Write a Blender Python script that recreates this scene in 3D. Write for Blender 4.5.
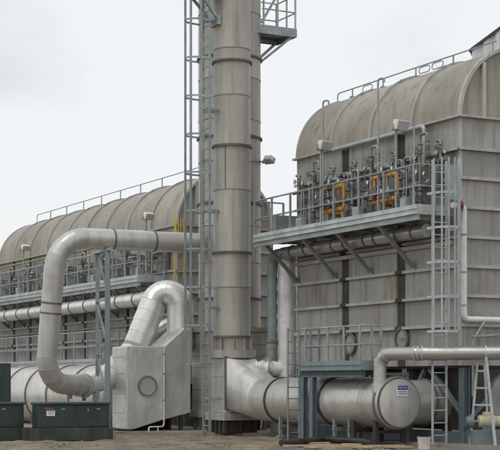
import bpy, bmesh, math, random
from mathutils import Vector, Matrix, noise
random.seed(7)
for o in list(bpy.data.objects): bpy.data.objects.remove(o)
SC = bpy.context.scene
COL = SC.collection
R_ = math.radians

# ------------------------------------------------------------------ camera, sky, sun, exposure
F, HX, HY, CH = 1465.0, 250.0, 382.0, 1.55      # focal length (px of the 500 px photograph), centre, horizon, eye height
cam = bpy.data.cameras.new('camera'); camo = bpy.data.objects.new('camera', cam); COL.objects.link(camo)
camo.location = (0, 0, CH); camo.rotation_euler = (R_(90), 0, 0)
cam.sensor_fit = 'HORIZONTAL'; cam.sensor_width = 36; cam.lens = 36*F/500
cam.shift_y = (HY-225)/500; cam.clip_start = .5; cam.clip_end = 6000
SC.camera = camo

SKY_B, SKY_D = 9.7, 8.2
SUN_EL, SUN_AZ = 58, 215                          # degrees; azimuth clockwise from +Y
w = bpy.data.worlds.new('World'); SC.world = w; w.use_nodes = True
nt = w.node_tree; N = nt.nodes; LK = nt.links
bg = N['Background']; bg.inputs['Strength'].default_value = .1
sky = N.new('ShaderNodeTexSky'); sky.sky_type = 'NISHITA'; sky.sun_disc = False
sky.sun_elevation = R_(SUN_EL); sky.sun_rotation = R_(SUN_AZ); sky.dust_density = 4
tc = N.new('ShaderNodeTexCoord'); mp = N.new('ShaderNodeMapping'); mp.inputs['Scale'].default_value = (1, 1, 2.2)
mp.inputs['Location'].default_value = (1.82, .4, .67)
LK.new(tc.outputs['Generated'], mp.inputs['Vector'])
nz = N.new('ShaderNodeTexNoise'); nz.inputs['Scale'].default_value = 4.2; nz.inputs['Detail'].default_value = 6
nz.inputs['Roughness'].default_value = .5
LK.new(mp.outputs['Vector'], nz.inputs['Vector'])
cr = N.new('ShaderNodeValToRGB'); cr.color_ramp.elements[0].position = .30; cr.color_ramp.elements[1].position = .47
cr.color_ramp.elements[0].color = (SKY_D*.965, SKY_D*.985, SKY_D, 1); cr.color_ramp.elements[1].color = (SKY_B*.965, SKY_B*.985, SKY_B, 1)
LK.new(nz.outputs['Fac'], cr.inputs['Fac'])
mx = N.new('ShaderNodeMixRGB'); mx.inputs['Fac'].default_value = .93
LK.new(sky.outputs['Color'], mx.inputs['Color1']); LK.new(cr.outputs['Color'], mx.inputs['Color2'])
LK.new(mx.outputs['Color'], bg.inputs['Color'])
sl = bpy.data.lights.new('sun', 'SUN'); sl.energy = .9; sl.angle = R_(20); sl.color = (1, .97, .93)
so = bpy.data.objects.new('sun', sl); COL.objects.link(so)
az, el = R_(SUN_AZ), R_(SUN_EL)
sd = Vector((math.sin(az)*math.cos(el), math.cos(az)*math.cos(el), math.sin(el)))
so.rotation_euler = sd.to_track_quat('Z', 'Y').to_euler(); so.location = (-10, 10, 40)
SC.view_settings.view_transform = 'Standard'; SC.view_settings.look = 'None'
SC.view_settings.gamma = 1; SC.view_settings.exposure = 0.0
SC.render.engine = 'CYCLES'

# ------------------------------------------------------------------ materials
def mat(name, c, rough=.6, metal=0., var=.12, vscale=1.5, streak=0., streakc=None, fine=.06, bump=0., bscale=30,
        bstretch=(1, 1, 1), rand=.06, wear=0., wearc=(.12, .07, .04), wscale=3., bdist=.03):
    m = bpy.data.materials.new(name); m.use_nodes = True
    t = m.node_tree; n = t.nodes; l = t.links; b = n['Principled BSDF']
    tc = n.new('ShaderNodeTexCoord')
    oi0 = n.new('ShaderNodeObjectInfo'); cx = n.new('ShaderNodeCombineXYZ')
    for a_, k_ in (('X', 37.), ('Y', 91.), ('Z', 53.)):
        mm = n.new('ShaderNodeMath'); mm.operation = 'MULTIPLY'; mm.inputs[1].default_value = k_; l.new(oi0.outputs['Random'], mm.inputs[0]); l.new(mm.outputs[0], cx.inputs[a_])
    va = n.new('ShaderNodeVectorMath'); va.operation = 'ADD'; l.new(tc.outputs['Object'], va.inputs[0]); l.new(cx.outputs[0], va.inputs[1])
    def noise_(scale, detail, st=(1, 1, 1)):
        mp = n.new('ShaderNodeMapping'); mp.inputs['Scale'].default_value = st
        l.new(va.outputs[0], mp.inputs['Vector'])
        q = n.new('ShaderNodeTexNoise'); q.inputs['Scale'].default_value = scale; q.inputs['Detail'].default_value = detail
        l.new(mp.outputs['Vector'], q.inputs['Vector']); return q.outputs['Fac']
    def mul(col, fac_socket, lo, hi, p0=.3, p1=.7):
        mr = n.new('ShaderNodeMapRange'); mr.inputs['From Min'].default_value = p0; mr.inputs['From Max'].default_value = p1
        mr.inputs['To Min'].default_value = lo; mr.inputs['To Max'].default_value = hi
        l.new(fac_socket, mr.inputs['Value'])
        v = n.new('ShaderNodeVectorMath'); v.operation = 'SCALE'
        l.new(col, v.inputs[0]); l.new(mr.outputs['Result'], v.inputs['Scale']); return v.outputs['Vector']
    def mixto(col, fac_socket, c2, p0, p1, amt):
        mr = n.new('ShaderNodeMapRange'); mr.inputs['From Min'].default_value = p0; mr.inputs['From Max'].default_value = p1
        mr.inputs['To Max'].default_value = amt; l.new(fac_socket, mr.inputs['Value'])
        k = n.new('ShaderNodeMixRGB'); k.inputs['Color2'].default_value = (*c2, 1)
        l.new(mr.outputs['Result'], k.inputs['Fac']); l.new(col, k.inputs['Color1']); return k.outputs['Color']
    rgb = n.new('ShaderNodeRGB'); rgb.outputs[0].default_value = (*c, 1); col = rgb.outputs[0]
    if var: col = mul(col, noise_(vscale, 4), 1-var, 1+var)
    if fine: col = mul(col, noise_(18, 3), 1-fine, 1+fine)
    if streak: col = mixto(col, noise_(5.5, 5, (1, 1, .07)), streakc or tuple(x*.5 for x in c), .48, .74, streak)
    if wear: col = mixto(col, noise_(wscale, 6, (1, 1, .6)), wearc, .58, .72, wear)
    if rand:
        oi = n.new('ShaderNodeObjectInfo'); col = mul(col, oi.outputs['Random'], 1-rand, 1+rand, 0, 1)
    l.new(col, b.inputs['Base Color'])
    b.inputs['Metallic'].default_value = metal
    mr = n.new('ShaderNodeMapRange'); mr.inputs['To Min'].default_value = max(.05, rough-.1); mr.inputs['To Max'].default_value = min(1, rough+.12)
    l.new(noise_(4, 4), mr.inputs['Value']); l.new(mr.outputs['Result'], b.inputs['Roughness'])
    if bump:
        bp = n.new('ShaderNodeBump'); bp.inputs['Strength'].default_value = bump; bp.inputs['Distance'].default_value = bdist
        l.new(noise_(bscale, 3, bstretch), bp.inputs['Height']); l.new(bp.outputs['Normal'], b.inputs['Normal'])
    return m
M = {}
M['shell'] = mat('weathered_shell_paint', (.335, .326, .302), .6, .1, .2, .8, .9, (.195, .185, .163), .08, .2, 14, (1, 1, .1), .09, .6, (.20, .158, .112), 1.1)
M['roof'] = mat('weathered_roof_sheet', (.325, .306, .262), .6, .1, .2, .6, .75, (.205, .182, .14), .07, .12, 8, (1, .3, .3), .07, .65, (.20, .165, .115), .9)
M['rib'] = mat('stiffener_paint', (.43, .42, .39), .55, .15, .14, 2, .5, None, .06)
M['stack'] = mat('stack_steel', (.375, .358, .318), .5, .15, .14, .6, .8, (.255, .237, .2), .06, .1, 10, (1, 1, .15), .07, .5, (.25, .208, .155), 1.2)
M['bright_clad'] = mat('bright_aluminium_cladding', (.76, .755, .735), .36, .6, .07, 1.2, .25, (.55, .52, .46), .04, .3, 3.4, (1, 1, 1), .06, .2, (.55, .49, .40), 1.6, .025)
M['seam'] = mat('dull_flange_steel', (.16, .153, .138), .6, .3, .2, 3, .2)
M['clad'] = mat('aluminium_cladding', (.575, .565, .535), .34, .5, .12, 1.0, .5, (.37, .35, .30), .05, .3, 3.2, (1, 1, 1), .08, .5, (.35, .305, .235), 1.4, .045)
M['white_clad'] = mat('pale_insulation_cladding', (.65, .645, .63), .36, .45, .11, 1.1, .45, (.43, .41, .37), .04, .5, 2.4, (1, 1, .6), .06, .5, (.41, .36, .295), 1.2, .08)
M['grey_clad'] = mat('dull_grey_cladding', (.55, .545, .52), .38, .4, .12, 1.0, .5, (.37, .35, .305), .04, .3, 3.4, (1, 1, 1), .06, .45, (.35, .305, .245), 1.2, .035)
M['galv'] = mat('galvanised_steel', (.31, .355, .36), .5, .3, .22, 2.5, .4, (.22, .24, .235), .12, 0, 1, (1, 1, 1), .12, .25, (.2, .19, .165), 4)
M['galv_lt'] = mat('pale_galvanised_steel', (.43, .475, .47), .5, .3, .18, 2.5, .35, (.31, .33, .32), .1, 0, 1, (1, 1, 1), .1, .2, (.27, .26, .23), 4)
M['blue_steel'] = mat('blue_grey_painted_steel', (.13, .17, .19), .55, .1, .15, 3, .3, (.10, .09, .08), .08)
M['pipe_blue'] = mat('blue_grey_pipe_paint', (.21, .255, .265), .45, .1, .12, 2, .2)
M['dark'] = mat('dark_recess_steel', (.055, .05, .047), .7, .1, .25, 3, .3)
M['recess'] = mat('dark_brown_recess_steel', (.062, .055, .05), .7, .1, .2, 3, .4, (.05, .04, .035))
M['silver'] = mat('brushed_silver_cladding', (.44, .43, .40), .36, .65, .1, 1.2, .2, (.3, .28, .24), .04, .2, 5, (1, 1, 1), .08)
M['rustpatch'] = mat('rusty_patch_paint', (.31, .27, .225), .7, 0, .2, 2, .7, (.20, .135, .09), .1, 0, 1, (1, 1, 1), .05, .5, (.2, .13, .09), 2.)
M['seam_lt'] = mat('weld_line_steel', (.235, .225, .2), .6, .2, .2, 3, .2)
M['pail'] = mat('dirty_white_plastic', (.58, .56, .50), .5, 0, .12, 4, .5, (.33, .28, .2), .08, 0, 1, (1, 1, 1), 0, .6, (.33, .28, .2), 6)
M['darkpipe'] = mat('dull_dark_pipe', (.28, .275, .26), .5, .35, .2, 3, .35, (.16, .14, .12), .06, 0, 1, (1, 1, 1), .18)
M['valve'] = mat('valve_cast_iron', (.20, .20, .195), .5, .3, .3, 6, .3, None, .1, 0, 1, (1, 1, 1), .35)
M['orange'] = mat('gas_pipe_orange_paint', (.60, .27, .03), .5, 0, .15, 5, .4, (.3, .14, .04))
M['yellow'] = mat('safety_yellow_paint', (.52, .38, .06), .5, 0, .15, 4, .4, (.3, .23, .08))
M['olive'] = mat('faded_yellow_pipe_paint', (.27, .25, .10), .5, 0, .15, 4, .3)
M['red'] = mat('regulator_red_paint', (.22, .04, .036), .5, 0, .2, 5, .3)
M['green'] = mat('dark_green_cabinet_paint', (.026, .047, .041), .5, 0, .2, 1.5, .5, (.05, .06, .05), .1, 0, 1, (1, 1, 1), .1, .4, (.06, .062, .05), 2.5)
M['green_lt'] = mat('faded_green_edge_paint', (.04, .065, .058), .5, 0, .15, 2)
M['plinth'] = mat('dark_green_plinth', (.034, .05, .045), .85, 0, .3, 2, .7, (.085, .075, .055), .15, 0, 1, (1, 1, 1), .1, .6, (.10, .085, .06), 3)
M['white'] = mat('white_enamel', (.72, .72, .70), .4, 0, .06, 3)
M['lens'] = mat('lamp_glass', (.45, .47, .48), .15, 0, .05, 3)
M['cream'] = mat('cream_motor_paint', (.55, .49, .36), .45, 0, .12, 3, .3)
M['signblue'] = mat('sign_blue', (.02, .07, .30), .5, 0, 0, 1, 0, None, 0, 0, 1, (1, 1, 1), 0)
M['signwhite'] = mat('sign_white', (.75, .76, .77), .5, 0, .03, 3, 0, None, 0, 0, 1, (1, 1, 1), 0)
M['signred'] = mat('sign_red', (.30, .06, .05), .5, 0, 0, 1, 0, None, 0, 0, 1, (1, 1, 1), 0)
M['siding'] = mat('pale_metal_siding', (.60, .61, .60), .5, .1, .05, 1, .12)
M['darktrim'] = mat('dark_roof_trim', (.05, .053, .055), .5, 0, .1, 2)
M['concrete'] = mat('pad_concrete', (.26, .235, .20), .9, 0, .15, 1.2, 0, None, .1, .2, 25)
M['wood'] = mat('weathered_lumber', (.38, .29, .19), .8, 0, .2, 4, .3)
M['hose'] = mat('black_drain_hose', (.028, .027, .026), .55, 0, .3, 4)
M['rock'] = mat('dirt_clods', (.22, .18, .13), .95, 0, .3, 2, 0, None, .2)
def dirt_material():
    m = mat('dry_dirt', (.195, .16, .115), .95, 0, .45, 1.3, 0, None, .3, .8, 9, (1, 1, 1), 0, .65, (.16, .125, .088), .9)
    return m
M['dirt'] = dirt_material()

# ------------------------------------------------------------------ mesh building
class MB:
    def __init__(s): s.v = []; s.f = []
    def add(s, vs, fs):
        k = len(s.v); s.v += [tuple(v) for v in vs]; s.f += [tuple(i+k for i in f) for f in fs]; return s
    def box(s, a0, a1, b0, b1, c0, c1):
        a0, a1 = sorted((a0, a1)); b0, b1 = sorted((b0, b1)); c0, c1 = sorted((c0, c1))
        return s.add([(a0, b0, c0), (a1, b0, c0), (a1, b1, c0), (a0, b1, c0), (a0, b0, c1), (a1, b0, c1), (a1, b1, c1), (a0, b1, c1)],
                     [(3, 2, 1, 0), (4, 5, 6, 7), (0, 1, 5, 4), (1, 2, 6, 5), (2, 3, 7, 6), (3, 0, 4, 7)])
    def prism(s, poly, ax, lo, hi):
        """poly in the two other axes (cyclic order), extruded along axis ax"""
        n = len(poly)
        def mk(p, h):
            if ax == 0: return (h, p[0], p[1])
            if ax == 1: return (p[0], h, p[1])
            return (p[0], p[1], h)
        vs = [mk(p, lo) for p in poly]+[mk(p, hi) for p in poly]
        fs = [tuple(range(n))[::-1], tuple(range(n, 2*n))]+[(i, (i+1) % n, n+(i+1) % n, n+i) for i in range(n)]
        return s.add(vs, fs)
    def bar(s, p, q, wd, ht=None, up=(0, 0, 1)):
        p = Vector(p); q = Vector(q); d = (q-p).normalized(); up = Vector(up)
        if abs(d.dot(up)) > .98: up = Vector((0, 1, 0))
        a = d.cross(up).normalized(); b = a.cross(d); ht = ht or wd
        a *= wd/2; b *= ht/2
        vs = [p-a-b, p+a-b, p+a+b, p-a+b, q-a-b, q+a-b, q+a+b, q-a+b]
        return s.add(vs, [(0, 1, 2, 3), (7, 6, 5, 4), (0, 4, 5, 1), (1, 5, 6, 2), (2, 6, 7, 3), (3, 7, 4, 0)])
    def tube(s, pts, r, seg=12, caps=True, closed=False, a0=None):
        pts = [Vector(p) for p in pts]; n = len(pts)
        rs = r if isinstance(r, (list, tuple)) else [r]*n
        tg = []
        for i in range(n):
            if closed: t = pts[(i+1) % n]-pts[i-1]
            elif i == 0: t = pts[1]-pts[0]
            elif i == n-1: t = pts[-1]-pts[-2]
            else: t = (pts[i+1]-pts[i]).normalized()+(pts[i]-pts[i-1]).normalized()
            if t.length < 1e-9: t = tg[-1] if tg else Vector((0, 0, 1))
            tg.append(t.normalized())
        ref = Vector(a0) if a0 else (Vector((0, 0, 1)) if abs(tg[0].z) < .9 else Vector((1, 0, 0)))
        a = (ref-tg[0]*ref.dot(tg[0])).normalized()
        vs = []
        for i in range(n):
            a = (a-tg[i]*a.dot(tg[i])).normalized(); b = tg[i].cross(a)
            for k in range(seg):
                th = 2*math.pi*(k+.5)/seg
                vs.append(pts[i]+(a*math.cos(th)+b*math.sin(th))*rs[i])
        fs = []
        m = n if closed else n-1
        for i in range(m):
            j = (i+1) % n
            for k in range(seg): fs.append((i*seg+k, i*seg+(k+1) % seg, j*seg+(k+1) % seg, j*seg+k))
        if caps and not closed:
            fs.append(tuple(range(seg))[::-1]); fs.append(tuple((n-1)*seg+k for k in range(seg)))
        return s.add(vs, fs)
    def cyl(s, p, q, r, seg=16): return s.tube([p, q], r, seg)
    def hoop(s, c, axis, Rr, r, seg=24, ts=6):
        axis = Vector(axis).normalized(); ref = Vector((0, 0, 1)) if abs(axis.z) < .9 else Vector((1, 0, 0))
        a = axis.cross(ref).normalized(); b = axis.cross(a)
        return s.tube([Vector(c)+(a*math.cos(2*math.pi*k/seg)+b*math.sin(2*math.pi*k/seg))*Rr for k in range(seg)], r, ts, closed=True)
    def band(s, p, q, r0, r1, seg=32):
        """hollow ring between p and q, inner radius r0, outer r1"""
        p = Vector(p); q = Vector(q)
        return s.tube([p, p, q, q, p], [r0, r1, r1, r0, r0], seg, caps=False, closed=False, a0=_perp(q-p)) if False else s._band(p, q, r0, r1, seg)
    def _band(s, p, q, r0, r1, seg):
        d = (q-p).normalized(); ref = Vector((0, 0, 1)) if abs(d.z) < .9 else Vector((1, 0, 0))
        a = (ref-d*ref.dot(d)).normalized(); b = d.cross(a); vs = []
        for (c, r) in ((p, r0), (p, r1), (q, r1), (q, r0)):
            for k in range(seg):
                th = 2*math.pi*(k+.5)/seg; vs.append(c+(a*math.cos(th)+b*math.sin(th))*r)
        fs = []
        for i in range(4):
            j = (i+1) % 4
            for k in range(seg): fs.append((i*seg+k, j*seg+k, j*seg+(k+1) % seg, i*seg+(k+1) % seg))
        return s.add(vs, fs)

def fillet(pts, rad, n=8):
    pts = [Vector(p) for p in pts]; out = [pts[0]]
    for i in range(1, len(pts)-1):
        A, B, C = pts[i-1], pts[i], pts[i+1]
        d1 = (A-B); d2 = (C-B); l1, l2 = d1.length, d2.length; d1.normalize(); d2.normalize()
        ang = d1.angle(d2)
        if math.pi-ang < .02: out.append(B); continue
        t = min(rad/math.tan(ang/2), l1*.49, l2*.49); rr = t*math.tan(ang/2)
        bis = (d1+d2).normalized(); c = B+bis*(rr/math.sin(ang/2))
        s0 = B+d1*t-c; s1 = B+d2*t-c; tot = s0.angle(s1); ax = s0.cross(s1).normalized()
        for k in range(n+1): out.append(c+Matrix.Rotation(tot*k/n, 3, ax) @ s0)
    out.append(pts[-1]); return out
def pipe(mb, pts, r, rad=.2, seg=10, n=6): return mb.tube(fillet(pts, rad, n), r, seg)

# ------------------------------------------------------------------ frames, things, parts
class Fr:
    """u along the units (away, to the left), o outward towards the yard, z up"""
    def __init__(s, X, Y, deg=0):
        s.X, s.Y, s.a = X, Y, R_(deg); s.c, s.s = math.cos(s.a), math.sin(s.a)
    def w(s, u, o, z=0): return Vector((s.X+u*s.c-o*s.s, s.Y+u*s.s+o*s.c, z))
    def loc(s, p):
        dx, dy = p[0]-s.X, p[1]-s.Y; return (dx*s.c+dy*s.s, -dx*s.s+dy*s.c, p[2])
    def u_at(s, px, o):
        k = (px-HX)/F; return (k*(s.Y+o*s.c)-s.X+o*s.s)/(s.c-k*s.s)
    def o_at(s, px, u):
        k = (px-HX)/F; return (k*(s.Y+u*s.s)-s.X-u*s.c)/(-s.s-k*s.c)
    def z_at(s, py, u, o): return CH+(HY-py)*(s.Y+u*s.s+o*s.c)/F
def P(px, py, d): return Vector(((px-HX)/F*d, d, CH+(HY-py)/F*d))
def G(px, py):
    d = F*CH/(py-HY); return Vector(((px-HX)/F*d, d, 0))
ANG = math.degrees(math.atan2(.883, -.470))
WF = Fr(0, 0, 0)
RF = Fr(5.09, 35.5, ANG)          # corner of the near unit
LF = Fr(-2.417, 48.5, ANG)        # corner of the far unit
SF = Fr(*P(232, 0, 43.3)[:2], ANG)  # slim stack
BF = Fr(*P(229.5, 0, 45.75)[:2], ANG)  # wide stack

def finish(me, smooth, ang=35):
    bm = bmesh.new(); bm.from_mesh(me); bmesh.ops.recalc_face_normals(bm, faces=bm.faces); bm.to_mesh(me); bm.free()
    if smooth:
        for p in me.polygons: p.use_smooth = True
        me.set_sharp_from_angle(angle=R_(ang))
def mesh_obj(name, mb, m, off, smooth=True, bevel=0):
    me = bpy.data.meshes.new(name); me.from_pydata([(x-off[0], y-off[1], z-off[2]) for x, y, z in mb.v], [], mb.f)
    finish(me, smooth); me.materials.append(M[m] if isinstance(m, str) else m)
    o = bpy.data.objects.new(name, me); COL.objects.link(o)
    if bevel:
        b = o.modifiers.new('bevel', 'BEVEL'); b.width = bevel; b.segments = 2; b.limit_method = 'ANGLE'; b.angle_limit = R_(40)
    return o
class Thing:
    def __init__(s, name, label, cat, fr=WF, base=(0, 0, 0), group=None):
        s.fr, s.base = fr, base
        e = bpy.data.objects.new(name, None); COL.objects.link(e); s.e = e
        e.location = fr.w(*base); e.rotation_euler = (0, 0, fr.a); e.empty_display_size = .2
        e['label'] = label; e['category'] = cat
        if group: e['group'] = group
    def part(s, name, mb, m, parent=None, smooth=True, bevel=0, kind=None, label=None):
        o = mesh_obj(name, mb, m, s.base, smooth, bevel); o.parent = parent or s.e
        if kind: o['kind'] = kind
        if label: o['label'] = label
        return o
    def share(s, name, src, off, parent=None):
        """another piece with the same mesh, moved by off in the thing's frame"""
        o = src.copy(); o.name = name; COL.objects.link(o); o.parent = parent or s.e; o.location = off; return o
def single(name, label, cat, fr, base, mb, m, group=None, smooth=True, bevel=0):
    o = mesh_obj(name, mb, m, base, smooth, bevel); o.location = fr.w(*base); o.rotation_euler = (0, 0, fr.a)
    o['label'] = label; o['category'] = cat
    if group: o['group'] = group
    return o
def struct(name, mb, m, kind='structure', smooth=True, label=None, cat=None):
    o = mesh_obj(name, mb, m, (0, 0, 0), smooth); o['kind'] = kind
    if label: o['label'] = label
    if cat: o['category'] = cat
    return o

def clad_pipe(T, pts, r, bend, m, sec=.9, gores=4, seg=28, name='cladding_section', bandm=None, lap=.006):
    """jacketed pipe: straight runs cut to lengths, bends cut to gores, each jacket piece a part lapped over the next"""
    path = fillet(pts, bend, gores*2)
    pp = [path[0]]
    for q in path[1:]:
        d = (q-pp[-1]).length
        if d > sec*1.3:
            k = max(1, round(d/sec)); a = pp[-1].copy()
            for i in range(1, k+1): pp.append(a.lerp(q, i/k))
        else: pp.append(q)
    n = len(pp); tg = []
    for i in range(n):
        if i == 0: t = pp[1]-pp[0]
        elif i == n-1: t = pp[-1]-pp[-2]
        else: t = (pp[i+1]-pp[i]).normalized()+(pp[i]-pp[i-1]).normalized()
        tg.append(t.normalized())
    ref = Vector((0, 0, 1)) if abs(tg[0].z) < .9 else Vector((1, 0, 0)); a = ref; fr_ = []
    for t in tg:
        a = (a-t*a.dot(t)).normalized(); fr_.append((a.copy(), t.cross(a)))
    # cut into jacket pieces that share their end rings with the neighbours
    cutsx = [0]; L = 0
    for i in range(1, n):
        L += (pp[i]-pp[i-1]).length
        if L > sec*.6 or i-cutsx[-1] >= 2 or i == n-1: cutsx.append(i); L = 0
    for j, (i0, i1) in enumerate(zip(cutsx[:-1], cutsx[1:])):
        vs = []; fs = []; k = i1-i0
        stops = [(q, r+lap*2*(1-(q-i0)/k), 0) for q in range(i0, i1+1)]
        for (q, rr, _) in stops:
            e1, e2 = fr_[q]
            vs += [pp[q]+(e1*math.cos(2*math.pi*(h+.5)/seg)+e2*math.sin(2*math.pi*(h+.5)/seg))*rr for h in range(seg)]
        for q in range(k):
            for h in range(seg): fs.append((q*seg+h, q*seg+(h+1) % seg, (q+1)*seg+(h+1) % seg, (q+1)*seg+h))
        # lap edge facing back, and end discs
        e1, e2 = fr_[i0]
        vs += [pp[i0]+(e1*math.cos(2*math.pi*(h+.5)/seg)+e2*math.sin(2*math.pi*(h+.5)/seg))*(r*.9) for h in range(seg)]
        b0 = (k+1)*seg
        for h in range(seg): fs.append((h, (h+1) % seg, b0+(h+1) % seg, b0+h))
        if j == 0: fs.append(tuple(b0+h for h in range(seg)))
        if i1 == n-1: fs.append(tuple(k*seg+h for h in range(seg)))
        mb = MB(); mb.add(vs, fs); T.part(name, mb, m)
        if bandm and j and j % 2 == 0:
            t = tg[i0]; b = MB(); b.band(pp[i0]-t*.02, pp[i0]+t*.02, r*.97, r+.022, seg); T.part('band', b, bandm)

# ------------------------------------------------------------------ ground, pad
def axis_vals(lo, hi, a, b, step):
    v = [lo, lo*.3+a*.7 if False else a-400, a-120, a-40, a-12, a-4]; x = a
    while x < b: v.append(x); x += step
    v += [b, b+4, b+12, b+40, b+150, b+500, hi]; return [q for q in v if lo <= q <= hi]
xs = sorted(set(axis_vals(-2500, 2500, -9.0, 9.0, .13))); ys = sorted(set(axis_vals(-600, 4000, 30.0, 45.0, .13)))
mb = MB()
for y in ys:
    for x in xs:
        z = 0
        if -9 < x < 9 and 30 < y < 45:
            z = .05*noise.noise((x*.8, y*.6, 0))+.045*noise.noise((x*2.4, y*1.6, 3))+.022*noise.noise((x*6, y*5, 5))-.015
        mb.v.append((x, y, z))
nx = len(xs)
for j in range(len(ys)-1):
    for i in range(nx-1): mb.f.append((j*nx+i, j*nx+i+1, (j+1)*nx+i+1, (j+1)*nx+i))
struct('ground', mb, 'dirt')
# concrete pad below stacks, ducts and near unit (irregular outline)
pad = [(-4.0, 43.9), (-.3, 42.9), (.9, 42.2), (1.5, 40.6), (4.3, 35.6), (5.0, 34.4), (7, 33.9), (12, 36), (12, 62), (-12, 62), (-9, 48)]
mb = MB(); mb.prism(pad, 2, -.2, .06); struct('concrete_pad', mb, 'concrete', smooth=False)
# dirt clods and gravel
mb = MB(); rnd = random.Random(3)
for i in range(2600):
    y = rnd.uniform(33, 43.6); x = rnd.uniform(-.19, .19)*y
    if x > .4 and y > 41.5: continue
    s = .007+.05*rnd.random()**6
    q = [Vector((rnd.uniform(-1, 1), rnd.uniform(-1, 1), rnd.uniform(.2, 1))) for _ in range(3)]
    c = Vector((x, y, .0))
    b = [c+Vector((math.cos(a)*s*rnd.uniform(.7, 1.3), math.sin(a)*s*rnd.uniform(.7, 1.3), -.02)) for a in (0, 1.26, 2.5, 3.8, 5.0)]
    t = [c+(v-c)*rnd.uniform(.55, .8)+Vector((0, 0, s*rnd.uniform(.25, .6))) for v in b]
    mb.add(b+t, [tuple(range(5, 10))]+[(k, (k+1) % 5, 5+(k+1) % 5, 5+k) for k in range(5)])
struct('gravel', mb, 'rock', 'stuff', False, 'tan clods and gravel scattered over the dirt', 'gravel')

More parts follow.
